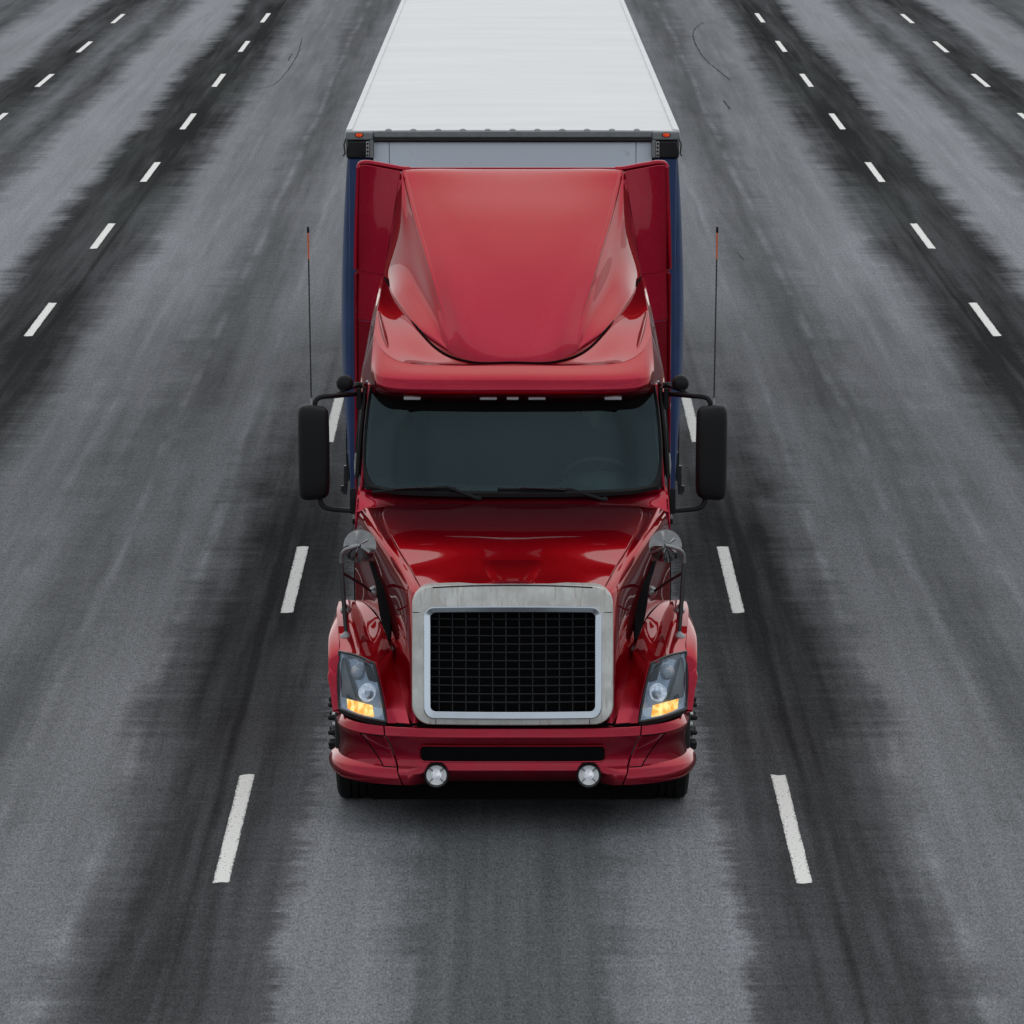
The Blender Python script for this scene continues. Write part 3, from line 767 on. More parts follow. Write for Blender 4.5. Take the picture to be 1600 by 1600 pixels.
for u0, v0, u1, v1 in ((645, 957.5, 661, 957.5), (941, 957.5, 957, 957.5), (681, 1123.5, 681, 1132), (921, 1123.5, 921, 1132)):
    bm = bmesh.new(); tube(bm, [g3(u0, v0, -0.0185), g3(u1, v1, -0.0165)], 0.0028, 5); finish('joint_line', bm, 'dark_steel', grille)

# ---- cowl and windscreen
cowl = [both(row((801, 788, 33.89), (700, 789, 33.89), (600, 792, 33.90), (556, 800, 33.93))),
        both(row((801, 783, 33.93), (700, 783, 33.94), (610, 783, 33.98), (557, 781, 34.02))),
        both(row((801, 777, 34.00), (700, 776, 34.02), (615, 772, 34.07), (561, 760, 34.17)))]
panel('cowl', cowl, 'red', truck, 8, 5, 0.01, inside=(0, 35, 0.5))
ws = [both(row((801, 777, 33.965), (700, 776, 33.98), (620, 773, 34.03), (570, 764, 34.11))),
      both(row((801, 720, 34.08), (700, 719, 34.095), (618, 716, 34.145), (567, 708, 34.225))),
      both(row((801, 660, 34.20), (700, 659, 34.215), (620, 656, 34.265), (571, 650, 34.345))),
      both(row((801, 612, 34.31), (700, 611, 34.325), (624, 609, 34.375), (578, 604, 34.455)))]
wg = gridspl(ws, 8, 6)
wind = finish('windscreen', sheet(wg, 0.006, (0, 36, 1.5)), 'windscreen', truck, sharp=60)
def wp(u, v, lift=0.0):   # u -1..1 across, v 0 bottom .. 1 top
    i, j = v * (len(wg) - 1), (u + 1) / 2 * (len(wg[0]) - 1)
    i0, j0 = min(len(wg) - 2, int(i)), min(len(wg[0]) - 2, int(j)); fi, fj = i - i0, j - j0
    p = wg[i0][j0].lerp(wg[i0][j0 + 1], fj).lerp(wg[i0 + 1][j0].lerp(wg[i0 + 1][j0 + 1], fj), fi)
    n = (wg[i0 + 1][j0] - wg[i0][j0]).cross(wg[i0][j0 + 1] - wg[i0][j0]).normalized()
    if n.y > 0: n = -n
    return p + n * lift
# rubber gasket: flat band following the rounded outline of the pane
ol = rrect(-1.0, 0.0, 1.0, 1.0, 0.001, 1)
def gask(ru, rv, inset):
    out = []; x, y0, y1 = 1 - inset * 0.55, inset, 1.0
    pts = [(-x, y1)] + [(-x, y1 - (y1 - y0 - rv) * k / 12) for k in range(1, 13)]
    pts += [(-x + ru * (1 - math.cos(R(9 * k))), y0 + rv * (1 - math.sin(R(9 * k)))) for k in range(1, 11)]
    pts += [(-x + ru + (2 * x - 2 * ru) * k / 30, y0) for k in range(1, 31)]
    pts += [(x - ru * (1 - math.sin(R(9 * k))), y0 + rv * (1 - math.cos(R(9 * k)))) for k in range(1, 11)]
    pts += [(x, y0 + rv + (y1 - y0 - rv) * k / 12) for k in range(1, 13)]
    return pts
ga, gb = gask(0.02, 0.04, 0.0), gask(0.10, 0.20, 0.055)
gg = [[wp(u, v, 0.006) for u, v in ga], [wp(u * .5 + a * .5, v * .5 + b * .5, 0.02) for (u, v), (a, b) in zip(ga, gb)], [wp(u, v, 0.006) for u, v in gb]]
finish('gasket', sheet(gg, 0.012, (0, 36, 1.5)), 'black_plastic', wind)
# dark band along the top of the pane, lower in the middle
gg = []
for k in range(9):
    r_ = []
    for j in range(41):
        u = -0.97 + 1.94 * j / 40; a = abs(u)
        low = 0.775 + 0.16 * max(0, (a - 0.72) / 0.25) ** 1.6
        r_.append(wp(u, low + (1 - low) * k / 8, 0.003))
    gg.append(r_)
finish('top_band', sheet(gg, 0.002, (0, 36, 1.5)), 'black_void', wind)
# wipers
def wiper(b0, b1, pivot, elbow):
    we = empty('wiper', W(*pivot), parent=wind)
    pts = [W(*b0), W((b0[0] + b1[0]) / 2, (b0[1] + b1[1]) / 2 - 1.5, (b0[2] + b1[2]) / 2), W(*b1)]
    pts = [p + Vector((0, -0.03, 0.0)) for p in spline(pts, 6)]
    bm = bmesh.new(); tube(bm, pts, 0.011, 6); finish('blade', bm, 'black_plastic', we)
    bm = bmesh.new(); tube(bm, [p + Vector((0, -0.015, 0.012)) for p in pts[3:10]], 0.008, 6); finish('blade_bridge', bm, 'black_gloss', we)
    bm = bmesh.new(); tube(bm, [W(*pivot) + Vector((0, -.02, 0)), W(*elbow) + Vector((0, -.05, 0.01)), pts[7] + Vector((0, -.02, .01))], [0.015, 0.011, 0.008], 8); finish('arm', bm, 'black_plastic', we)
    bm = bmesh.new(); lathe(bm, [(0.022, -.02), (0.022, .012), (0.012, .022), (0, .022)], W(*pivot), (0, -.8, .6), 12); finish('pivot', bm, 'black_plastic', we)
wiper((582, 768, 34.09), (712, 762, 34.02), (748, 779, 33.96), (700, 762, 34.04))
wiper((777, 763, 34.01), (920, 769, 34.03), (945, 781, 33.98), (890, 765, 34.05))

# ---- cab sides, doors
for s in (-1, 1):
    cs = [[Vector((s * x, y, z)) for x, y, z in r_] for r_ in (
        ((1.02, 34.50, 2.66), (1.055, 35.2, 2.70), (1.05, 36.25, 2.75)),
        ((1.045, 34.31, 2.32), (1.085, 35.1, 2.35), (1.09, 36.25, 2.35)),
        ((1.072, 34.12, 1.97), (1.11, 35.0, 1.95), (1.12, 36.25, 1.95)),
        ((1.098, 33.93, 1.84), (1.125, 34.9, 1.55), (1.135, 36.25, 1.5)),
        ((1.10, 33.92, 1.3), (1.13, 34.9, 1.1), (1.135, 36.25, 1.1)),
        ((1.10, 33.92, 0.62), (1.13, 34.9, 0.62), (1.135, 36.25, 0.62)))]
    cab = panel('cab_side', cs, 'red', truck, 8, 6, 0.012, 0.003, inside=(0, 35, 1.6))
    # door window and its black frame, slightly proud of the skin
    wf = [[Vector((s * x, y, z)) for x, y, z in r_] for r_ in (
        ((1.050, 34.66, 2.60), (1.071, 35.15, 2.62), (1.075, 35.55, 2.62)),
        ((1.076, 34.48, 2.32), (1.104, 35.1, 2.33), (1.108, 35.55, 2.33)),
        ((1.098, 34.36, 2.02), (1.125, 35.0, 2.00), (1.135, 35.55, 2.00)))]
    panel('door_window', wf, 'side_glass', cab, 6, 6, 0.006, inside=(0, 35, 1.6))
    lo_ = wf[0] + [wf[1][2]] + wf[2][::-1] + [wf[1][0], wf[0][0]]
    bm = bmesh.new(); tube(bm, lo_, 0.016, 6); finish('window_frame', bm, 'black_plastic', cab)
    bm = bmesh.new(); box(bm, (min(s * 1.135, s * 1.165), 35.3, 1.52), (max(s * 1.135, s * 1.165), 35.5, 1.56)); finish('door_handle', bm, 'black_plastic', cab, 0.006)
    bm = bmesh.new(); tube(bm, [(s * 1.105, 34.25, 1.80), (s * 1.118, 34.28, 1.3), (s * 1.118, 34.3, 0.68)], 0.004, 5); tube(bm, [(s * 1.139, 35.65, 2.0), (s * 1.139, 35.65, 0.68)], 0.004, 5); finish('door_gap', bm, 'black_void', cab)
    bm = bmesh.new(); box(bm, (min(s * .70, s * 1.12), 34.0, 0.36), (max(s * .70, s * 1.12), 35.6, 0.60)); finish('step', bm, 'black_plastic', cab, 0.02)
    # roof side rail between cab side and roof
    st = [[mx(W(*q), s) for q in ((599, 434, 36.08), (592, 470, 35.52), (586, 506, 35.06), (582, 556, 34.64), (584, 602, 34.37), (588, 622, 34.42))],
          [mx(W(*q), s) for q in ((595, 438, 36.13), (583, 487, 35.56), (574, 540, 35.14), (568, 578, 34.88), (569, 610, 34.68), (576, 626, 34.58))]]
    lowr = [Vector((s * (abs(p.x) + 0.025), p.y + 0.02, min(p.z - 0.06, z))) for p, z in zip(st[1], (2.62, 2.6, 2.56, 2.52, 2.48, 2.40))]
    midr = [st[1][i].lerp(lowr[i], .4) + Vector((s * .012, 0, 0)) for i in range(6)]
    panel('roof_rail', st + [midr, lowr], 'red', cab, 8, 6, 0.01, inside=(0, 35.4, 2))
    bm = bmesh.new(); c = mx(W(574, 597, 34.62), s); lathe(bm, [(0.012, 0), (0.010, .008), (0, .012)], c, (s * .6, -1, 0), 10); finish('rail_bolt', bm, 'chrome', cab)

# ---- roof header with visor lip
hd = [both(row((801, 627, 34.24), (700, 627, 34.25), (625, 625, 34.31), (596, 621, 34.40), (584, 618, 34.50))),
      both(row((801, 619, 34.13), (700, 619, 34.14), (622, 617, 34.20), (592, 611, 34.30), (581, 605, 34.42))),
      both(row((801, 608, 34.10), (700, 608, 34.11), (622, 606, 34.17), (591, 598, 34.28), (580, 588, 34.46))),
      both(row((801, 590, 34.15), (700, 590, 34.16), (624, 588, 34.22), (593, 578, 34.36), (580, 564, 34.58))),
      both(row((801, 571, 34.31), (705, 571, 34.32), (635, 567, 34.39), (600, 550, 34.58), (584, 520, 34.92)))]
header = panel('roof_visor', hd, 'red', truck, 10, 7, 0.014, 0.004, inside=(0, 35.4, 2.2))
sh = [hd[-1],
      both(row((801, 569, 34.36), (720, 569.5, 34.375), (655, 561, 34.50), (616, 520, 34.90), (591, 475, 35.42))),
      both(row((801, 567, 34.42), (735, 566, 34.45), (684, 546, 34.66), (638, 494, 35.22), (601, 434, 36.08)))]
sh.append([Vector((p.x * 0.93, p.y + 0.14, p.z + 0.012)) for p in sh[-1]])
shoulder = panel('roof_cap', sh, 'red', truck, 10, 6, 0.014, 0.002, inside=(0, 35.4, 2.2))
for s in (-1, 1):      # air fins on the shoulders
    a = [mx(W(*q), s) for q in ((590, 490, 35.22), (594, 515, 34.95), (600, 540, 34.72), (606, 556, 34.58))]
    b = [mx(W(*q), s) for q in ((594, 488, 35.24), (601, 512, 34.98), (609, 537, 34.76), (616, 561, 34.56))]
    rw = [[p + Vector((0, 0, -.01)) for p in a], [p.lerp(q, .3) + Vector((0, -.01, h)) for p, q, h in zip(a, b, (0.012, 0.035, 0.035, 0.008))], [q + Vector((0, -.002, 0.004)) for q in b]]
    panel('air_fin', rw, 'red', shoulder, 6, 4, 0.008, inside=(0, 35.4, 2.2))
for px, w in ((644, 13), (763, 13), (801, 9), (839, 13), (958, 13)):
    def ml(u, v, d, px=px): return W(px + u, 622 + v, 34.165 + 0.35 * ((px - 801) / 200.0) ** 2 * 0.2 + d)
    e = None
    bm = bmesh.new(); slab(bm, rrect(-w - 1.2, -3.6, w + 1.2, 3.6, 1.5, 3), ml, -0.012, 0.03); e = finish('marker_light', bm, 'black_gloss', truck)
    bm = bmesh.new(); slab(bm, rrect(-w, -2.4, w, 2.4, 1.0, 3), ml, -0.017, 0.0); finish('marker_lens', bm, 'marker_clear', e)

# ---- roof fairing
fc = [row((801, 567, 34.425), (770, 567, 34.435), (735, 564, 34.50), (700, 547, 34.68)),
      row((801, 500, 34.76), (760, 500, 34.765), (722, 500, 34.81), (694, 499, 34.92)),
      row((801, 420, 35.22), (755, 420, 35.23), (708, 420, 35.28), (672, 419, 35.40)),
      row((801, 345, 35.78), (745, 345, 35.79), (692, 345, 35.84), (650, 345, 35.96)),
      row((801, 295, 36.24), (742, 295, 36.25), (684, 295, 36.28), (637, 295, 36.36)),
      row((801, 268, 36.52), (740, 268, 36.52), (682, 267, 36.53), (630, 268, 36.56)),
      row((801, 264, 36.62), (740, 264, 36.62), (682, 264, 36.63), (632, 264, 36.65))]
sink = [p + Vector((0, 0.03, -0.10)) for p in fc[0]]
fairing = panel('roof_fairing', [both(r_) for r_ in [sink] + fc], 'red', truck, 8, 8, 0.014, inside=(0, 36.4, 2.2))
for s in (-1, 1):
    ridge = [r_[-1] for r_ in fc[:6]]
    outp = [mx(W(*q), s) for q in ((699, 548, 34.69), (655, 514, 34.97), (618, 463, 35.56), (601, 433, 36.15), (613, 358, 36.38), (625, 271, 36.49))]
    midp = [mx(W(*q), s) for q in ((700, 547, 34.685), (677, 507, 34.96), (648, 446, 35.52), (629, 388, 35.98), (626, 325, 36.27), (628, 270, 36.53))]
    ridge = [mx(p, s) for p in ridge]
    rows_ = [[ridge[i], ridge[i].lerp(midp[i], .35) + Vector((0, 0, .004)) * (1 if 0 < i < 5 else 0), midp[i], outp[i], outp[i] + Vector((s * 0.005, 0.03, -0.09)) * (1 if i < 4 else 0.3)] for i in range(6)]
    panel('fairing_side', rows_, 'red', fairing, 8, 8, 0.012, inside=(0, 36.4, 2.2))
    # side extender: upper panel, then two lower ones
    ex = [[mx(W(*q), s) for q in ((626, 268, 36.49), (600, 263, 36.53), (572, 258, 36.58), (561, 259, 36.62))],
          [mx(W(*q), s) for q in ((613, 350, 36.48), (590, 347, 36.52), (566, 343, 36.58), (557.5, 342, 36.62))],
          [mx(W(*q), s) for q in ((600, 429, 36.48), (580, 427, 36.52), (562, 423, 36.58), (555.5, 420, 36.62))]]
    ext = panel('side_extender', ex, 'red', truck, 8, 8, 0.014, 0.004, inside=(0, 37.5, 3))
    for pts_ in (((602, 427.5, 36.505), (580, 425, 36.545), (562, 421, 36.605), (555.5, 418, 36.645)),):
        a = [mx(W(*q), s) for q in pts_]
        for nm, za, zb, pan in (('extender_panel', None, 2.853, 0), ('extender_panel', 2.850, 0.75, 1)):
            if za is None: top_ = a
            else: top_ = [Vector((s * x, y, za)) for x, y in ((0.92, 36.48), (1.05, 36.52), (1.135, 36.58), (1.168, 36.62))]
            bot_ = [Vector((s * x, y, zb)) for x, y in ((0.92, 36.48), (1.05, 36.52), (1.14, 36.58), (1.172, 36.62))]
            panel(nm, [top_, [p.lerp(q, .5) for p, q in zip(top_, bot_)], bot_], 'red', ext, 8, 4, 0.014, 0.004, inside=(0, 37.5, 2))
    bm = bmesh.new()
    tp = [mx(W(*q), s) for q in ((640, 264.5, 36.64), (628, 264, 36.62), (612, 261, 36.62), (590, 257, 36.62), (574, 254.5, 36.63), (564, 256, 36.65), (560.5, 262, 36.65))]
    tube(bm, spline(tp, 4), 0.022, 10); finish('extender_lip', bm, 'red', ext)
    bm = bmesh.new(); tube(bm, [mx(W(560, 262, 36.63), s), mx(W(557, 345, 36.62), s), mx(W(555.5, 420, 36.60), s)], 0.016, 8); tube(bm, [Vector((s * 1.170, 36.62, 3.2)), Vector((s * 1.174, 36.62, 0.75))], 0.016, 8); finish('extender_edge', bm, 'red', ext)
bm = bmesh.new(); tube(bm, [W(632 + 338 * k / 16, 264.2, 36.645) for k in range(17)], 0.014, 8); finish('fairing_lip', bm, 'red', fairing)
base_line = spline(sh[2], 8)
bm = bmesh.new(); tube(bm, [p + Vector((0, -0.004, 0.004)) for p in base_line], 0.007, 6); finish('fairing_seam', bm, 'black_void', fairing)
for s in (-1, 1):
    rl = spline([mx(r_[-1], s) for r_ in fc[:6]], 8)
    bm = bmesh.new(); tube(bm, [p + Vector((-s * 0.006, 0.010, -0.006)) for p in rl], [0.004 + 0.016 * min(1, k / 14) for k in range(len(rl))], 10); finish('fairing_ridge', bm, 'red', fairing, sharp=80)
# back wall of the cab and fairing support
bm = bmesh.new(); box(bm, (-1.08, 36.15, 0.7), (1.08, 36.22, 2.75)); box(bm, (-0.75, 36.15, 2.75), (0.75, 36.2, 3.6)); finish('cab_back', bm, 'red', truck)

# ---- cab interior
inter = empty('cab_interior', (0, 35, 1.0), parent=truck)
bm = bmesh.new(); box(bm, (-1.02, 34.1, 1.02), (1.02, 36.1, 1.06)); finish('floor', bm, 'dash_grey', inter)
bm = bmesh.new(); box(bm, (-1.08, 36.02, 1.06), (1.08, 36.06, 2.7)); finish('rear_panel', bm, 'dash_grey', inter)
bm = bmesh.new(); box(bm, (-0.98, 34.62, 2.66), (0.98, 36.02, 2.70)); finish('headlining', bm, 'headliner', inter)
dr = [both([Vector((-x, y + 0.42 * (x / 1.0) ** 2, z)) for x in (0, .35, .7, .97)]) for y, z in ((34.02, 1.86), (34.12, 1.93), (34.30, 1.96), (34.46, 1.93), (34.55, 1.80), (34.56, 1.45))]
panel('dashboard', dr, 'dash_grey', inter, 6, 4, 0.02, inside=(0, 34.2, 1.2))
gx = 0.62
hump = [[Vector((gx + x, 34.46 + .12 * (x / .3) ** 2 + dy, 1.93 + dz * (1 - (x / .3) ** 2))) for x in (-.3, -.15, 0, .15, .3)] for dy, dz in ((-.14, .0), (-.05, .09), (.05, .11), (.10, .05), (.12, -.05))]
panel('instrument_hood', hump, 'dash_grey', inter, 5, 5, 0.015, inside=(gx, 34.5, 1.7))
for s in (-1, 1):
    st_ = empty('seat', (s * 0.60, 35.25, 1.06), parent=inter)
    cu = [[Vector((s * .60 + x, 35.0 + y, 1.50 + 0.05 * (1 - (x / .25) ** 4) - 0.06 * max(0, (.1 - y) / .1))) for x in (-.25, -.12, 0, .12, .25)] for y in (0.0, .1, .3, .5)]
    finish('cushion', sheet(gridspl(cu, 4, 4), 0.12, (s * .6, 35.2, 1.0)), 'seat_fabric', st_, 0.01)
    bk = [[Vector((s * .60 + x * w_, 35.50 + .09 * (z - 1.5) / .7 - 0.04 * (1 - (x / .25) ** 2) * -1, z)) for x in (-.25, -.12, 0, .12, .25)] for z, w_ in ((1.45, 1), (1.7, 1.02), (2.0, .95), (2.18, .7), (2.24, .5), (2.42, .48))]
    finish('backrest', sheet(gridspl(bk, 4, 4), 0.12, (s * .6, 36.5, 1.9)), 'seat_fabric', st_, 0.01)
    bm = bmesh.new(); box(bm, (s * .60 - .15, 35.05, 1.06), (s * .60 + .15, 35.45, 1.40)); finish('pedestal', bm, 'dash_grey', st_)
for s in (-1, 1):
    tr_ = [[Vector((s * x, y, z)) for x, y, z in r_] for r_ in (((0.985, 34.56, 2.66), (1.01, 35.2, 2.68), (1.01, 36.02, 2.70)), ((1.045, 34.20, 1.97), (1.07, 35.0, 1.97), (1.07, 36.02, 1.97)), ((1.06, 34.10, 1.06), (1.08, 35.0, 1.06), (1.08, 36.02, 1.06)))]
    panel('door_trim', tr_, 'dash_grey', inter, 5, 5, 0.012, inside=(0, 35, 1.6))
SWC = Vector((0.60, 34.66, 1.99)); SWA = Vector((0, 0.62, 0.78)).normalized()
sw = empty('steering_wheel', SWC, parent=inter)
ua = Vector((1, 0, 0)); ub = SWA.cross(ua)
rim = [SWC + (ua * math.cos(2 * math.pi * k / 40) + ub * math.sin(2 * math.pi * k / 40)) * 0.225 for k in range(42)]
bm = bmesh.new(); tube(bm, rim, 0.0155, 10); finish('wheel_rim', bm, 'headliner', sw)
bm = bmesh.new()
for a in (0, 180, 250, 290): tube(bm, [SWC, SWC + (ua * math.cos(R(a)) + ub * math.sin(R(a))) * .22], [0.022, 0.013], 8)
lathe(bm, [(0, -.05), (.07, -.05), (.075, 0), (.05, .02), (0, .024)], SWC, SWA, 20); finish('hub', bm, 'dash_grey', sw)
bm = bmesh.new(); tube(bm, [SWC - SWA * .04, SWC - SWA * .4 + Vector((0, -.05, 0))], .04, 10); finish('column', bm, 'dash_grey', sw)

# ---- door mirrors with their arms and aerials
for s in (-1, 1):
    MY = 34.30
    dm = empty('door_mirror', mx(W(553, 700, 34.3), s), parent=truck)
    secs = []
    N_ = 12
    prof = [(0.0, 0.30, 0.6), (0.03, 0.75, 0.92), (0.10, .97, 1.0), (0.5, 1.0, 1.0), (0.88, 0.97, 1.0), (0.965, 0.80, 0.93), (1.0, 0.35, 0.62)]
    pT, pB = mx(W(489.5, 632, MY), s), mx(W(491.5, 780.5, MY), s)
    hw = 24.5 / 221.0
    bm = bmesh.new(); rings = []
    for i, (t_, dd, ww) in enumerate(prof):
        c = pT.lerp(pB, t_); ringp = []
        for k in range(28):
            a = 2 * math.pi * k / 28; ca, sa = math.cos(a), math.sin(a)
            x = math.copysign(abs(ca) ** 0.45, ca) * hw * ww; y = math.copysign(abs(sa) ** 0.7, sa) * 0.085 * dd
            if y > 0: y *= 0.55
            ringp.append(bm.verts.new(c + Vector((x + s * -0.0, y - 0.012 * (1 - abs(ca) ** 2) * (1 if sa < 0 else 0), 0.010 * (x / hw) * s * (-1 if t_ < .5 else 1) * -1))))
        rings.append(ringp)
    for a, b in zip(rings[:-1], rings[1:]):
        for k in range(28): bm.faces.new((a[k], a[(k + 1) % 28], b[(k + 1) % 28], b[k]))
    bm.faces.new(rings[0][::-1]); bm.faces.new(rings[-1])
    bmesh.ops.recalc_face_normals(bm, faces=bm.faces)
    hsg = finish('housing', bm, 'black_plastic', dm, sharp=70)
    sb = hsg.modifiers.new('sub', 'SUBSURF'); sb.levels = 1; sb.render_levels = 2
    bm = bmesh.new(); box(bm, tuple(pT.lerp(pB, .06) + Vector((-hw * .88, .046, -0))), tuple(pT.lerp(pB, .94) + Vector((hw * .88, .052, 0)))); finish('mirror_glass', bm, 'chrome', dm)
    up_arm = [mx(W(*q), s) for q in ((491, 638, 34.31), (492, 630, 34.31), (496, 623, 34.32), (505, 619.5, 34.34), (520, 618.5, 34.38), (558, 615, 34.62))]
    bm = bmesh.new(); tube(bm, spline(up_arm, 5), 0.0185, 12); finish('upper_arm', bm, 'black_plastic', dm)
    lo_arm = [mx(W(*q), s) for q in ((500, 776, 34.30), (501, 784, 34.29), (505, 791, 34.28), (514, 794.5, 34.26), (530, 796.5, 34.22), (552, 798, 34.12))]
    bm = bmesh.new(); tube(bm, spline(lo_arm, 5), 0.0185, 12); finish('lower_arm', bm, 'black_plastic', dm)
    for (a, b, Y_) in (((546.5, 763), (556, 803), 34.12), ((556.5, 606), (565, 640), 34.64)):
        def br(u, v, d, Y_=Y_): return mx(W(u, v, Y_ + d), s)
        bm = bmesh.new(); slab(bm, rrect(a[0], a[1], b[0], b[1], 3, 4), br, -0.05, 0.08); finish('bracket', bm, 'black_plastic', dm, 0.006)
    # small round mirror above
    c = mx(W(538.5, 599, 34.55), s); ax = Vector((s * .15, -1, .05))
    bm = bmesh.new(); lathe(bm, [(0, -.03), (.056, -.028), (.060, -.018), (.060, 0), (.054, .018), (.036, .032), (0, .038)], c, ax, 28); finish('round_mirror', bm, 'black_plastic', dm)
    bm = bmesh.new(); tube(bm, [mx(W(*q), s) for q in ((524, 615.5, 34.42), (536, 611, 34.50), (546, 607, 34.58), (560, 602, 34.72))], [0.007, 0.011, 0.011, 0.014], 8)
    tube(bm, [c + Vector((0, .03, -.02)), mx(W(541, 609, 34.54), s)], .010, 8); finish('round_mirror_arm', bm, 'black_plastic', dm)
    lathe_c = mx(W(560, 602, 34.72), s); bm = bmesh.new(); lathe(bm, [(0, -.03), (.022, -.03), (.024, .02), (.012, .03), (0, .03)], lathe_c, (s, 0, 0), 12); finish('arm_joint', bm, 'black_plastic', dm)
    # whip aerial
    an = empty('antenna', mx(W(485.5, 632, 34.28), s), parent=truck)
    a0, a1 = mx(W(486.5, 634, 34.28), s), mx(W(481.2, 354, 34.34), s)
    P_ = lambda t_: a0.lerp(a1, t_)
    bm = bmesh.new(); tube(bm, [P_(0), P_(.02), P_(.045)], [.011, .010, .006], 8); finish('antenna_base', bm, 'dull_chrome', an)
    bm = bmesh.new(); tube(bm, [P_(.03 + .79 * k / 60) for k in range(61)], [0.0045 + (0.0016 if k % 2 else 0) for k in range(61)], 7); finish('whip', bm, 'fibre_black', an)
    bm = bmesh.new(); tube(bm, [P_(.82), P_(.975)], .0058, 8); finish('orange_tip', bm, 'orange_plastic', an)
    bm = bmesh.new(); tube(bm, [P_(.965), P_(.97), P_(.995), P_(1)], [.006, .009, .009, .005], 8); finish('cap', bm, 'black_plastic', an)

# ================================================================== TRAILER
TF, TL, TS = 38.46, 20.6, 0.0105        # front, length, fall per metre of its roof
trailer = empty('semi_trailer', (0, TF + 1.0, 0), 'white roofed box trailer with blue side curtains behind red tractor', 'trailer')
ztop = W(801, 206, TF).z
def zr(y): return ztop - (y - TF) * TS
HW = 1.30
# roof skin with faint bows
g = []
nrow = 120
for i in range(nrow + 1):
    y = TF + 0.02 + (TL - 0.02) * (i / nrow) ** 1.25
    r_ = []
    for j in range(25):
        u = -1 + 2 * j / 24.0
        sag = 0.012 * math.cos(math.pi * u / 2) + 0.0035 * math.sin(y * 5.2) * math.cos(math.pi * u / 2) + 0.003 * math.sin(y * 13.7 + 3 * abs(u)) * max(0, 1 - (y - TF) / 3.0)
        r_.append(Vector((u * (HW - 0.01), y, zr(y) + 0.004 + sag)))
    g.append(r_)
finish('roof', sheet(g, 0.02, (0, 48, 1)), 'roof_skin', trailer, sharp=60)
for s in (-1, 1):
    bm = bmesh.new()
    for k in range(21):
        y0, y1 = TF + 0.05 + (TL - .05) * k / 21, TF + 0.05 + (TL - .05) * (k + 1) / 21 - 0.004
        v = []
        for x, dz in ((HW - .045, .02), (HW + .004, .012), (HW + .010, -.02), (HW + .010, -.12), (HW - .045, -.12)):
            v.append((bm.verts.new((s * x, y0, zr(y0) + dz)), bm.verts.new((s * x, y1, zr(y1) + dz))))
        for a, b in zip(v, v[1:] + v[:1]): bm.faces.new((a[0], a[1], b[1], b[0]))
        bm.faces.new([a[0] for a in v]); bm.faces.new([a[1] for a in v][::-1])
    finish('top_rail', bm, 'roof_skin', trailer, 0.004)
    # curtain: bulging tarpaulin with soft vertical folds
    g = []
    for i in range(17):
        t_ = i / 16.0; rr_ = []
        for j in range(240):
            y = TF + 0.03 + ((TL - 0.1) * ((j - 24) / 215.0) + 0.35 * (239 - j) / 215.0 if j >= 24 else 0.35 * j / 24.0)
            z0, z1 = zr(y) - 0.13, 1.10
            ff = min(1, (y - TF - 0.03) / 0.30); ff = math.sqrt(max(0, 1 - (1 - ff) ** 2))
            b = 0.068 * math.sin(math.pi * min(1, t_ * 1.02)) ** 0.8 * ff - 0.015 * t_
            b += (0.010 * math.sin(y * 4.1) + 0.007 * math.sin(y * 11.3 + t_ * 2)) * math.sin(math.pi * t_) * (.4 + .6 * ff)
            rr_.append(Vector((s * (HW - 0.012 + b), y, z0 + (z1 - z0) * t_)))
        g.append(rr_)
    cur = finish('side_curtain', sheet(g, 0.012, (0, 48, 2)), 'curtain_blue', trailer, sharp=60)
    # curtain straps with buckles, alike pieces
    me_s = me_b = None
    for k in range(30):
        y = TF + 0.22 + 0.68 * k
        if y > TF + TL - .2: break
        if me_s is None:
            bm = bmesh.new(); box(bm, (-.004, -.022, -.30), (.004, .022, .30)); so = finish('strap', bm, 'black_plastic', None); me_s = so.data
            bm = bmesh.new(); box(bm, (-.012, -.026, -.10), (.020, .026, .06)); box(bm, (.020, -.02, -.15), (.045, .02, -.10)); box(bm, (-.006, -.02, -.17), (.03, .02, -.10)); bo = finish('buckle', bm, 'dark_steel', None, 0.004); me_b = bo.data
        else:
            so = bpy.data.objects.new('strap', me_s); bo = bpy.data.objects.new('buckle', me_b); col.objects.link(so); col.objects.link(bo)
        so.location = (s * 1.318, y, 1.52); bo.location = (s * 1.322, y, 1.36); bo.scale = (s, 1, 1)
        adopt(so, cur); adopt(bo, cur)
# front bulkhead: three white panels, rail, corner castings
bulk = empty('bulkhead', (0, TF, 1.2), parent=trailer)
for x0, x1 in ((-1.09, -0.968), (-0.963, 0.963), (0.968, 1.09)):
    bm = bmesh.new(); box(bm, (x0, TF + 0.03, 1.15), (x1, TF + 0.07, ztop - 0.02)); finish('front_panel', bm, 'white_panel', bulk, 0.003)
bm = bmesh.new(); box(bm, (-1.10, TF + .045, 1.12), (1.10, TF + .09, ztop - .03)); finish('panel_backing', bm, 'black_void', bulk)
bm = bmesh.new(); box(bm, (-1.085, TF - 0.03, ztop - 0.042), (1.085, TF + 0.06, ztop + 0.008)); finish('front_rail', bm, 'rail_grey', bulk, 0.008)
bm = bmesh.new(); box(bm, (-1.085, TF - 0.012, ztop - 0.068), (1.085, TF + 0.05, ztop - 0.046)); finish('rail_seal', bm, 'dark_steel', bulk, 0.003)
bm = bmesh.new(); box(bm, (-1.085, TF + 0.004, ztop - 0.082), (1.085, TF + 0.05, ztop - 0.060)); finish('rail_shadow_strip', bm, 'black_gloss', bulk)
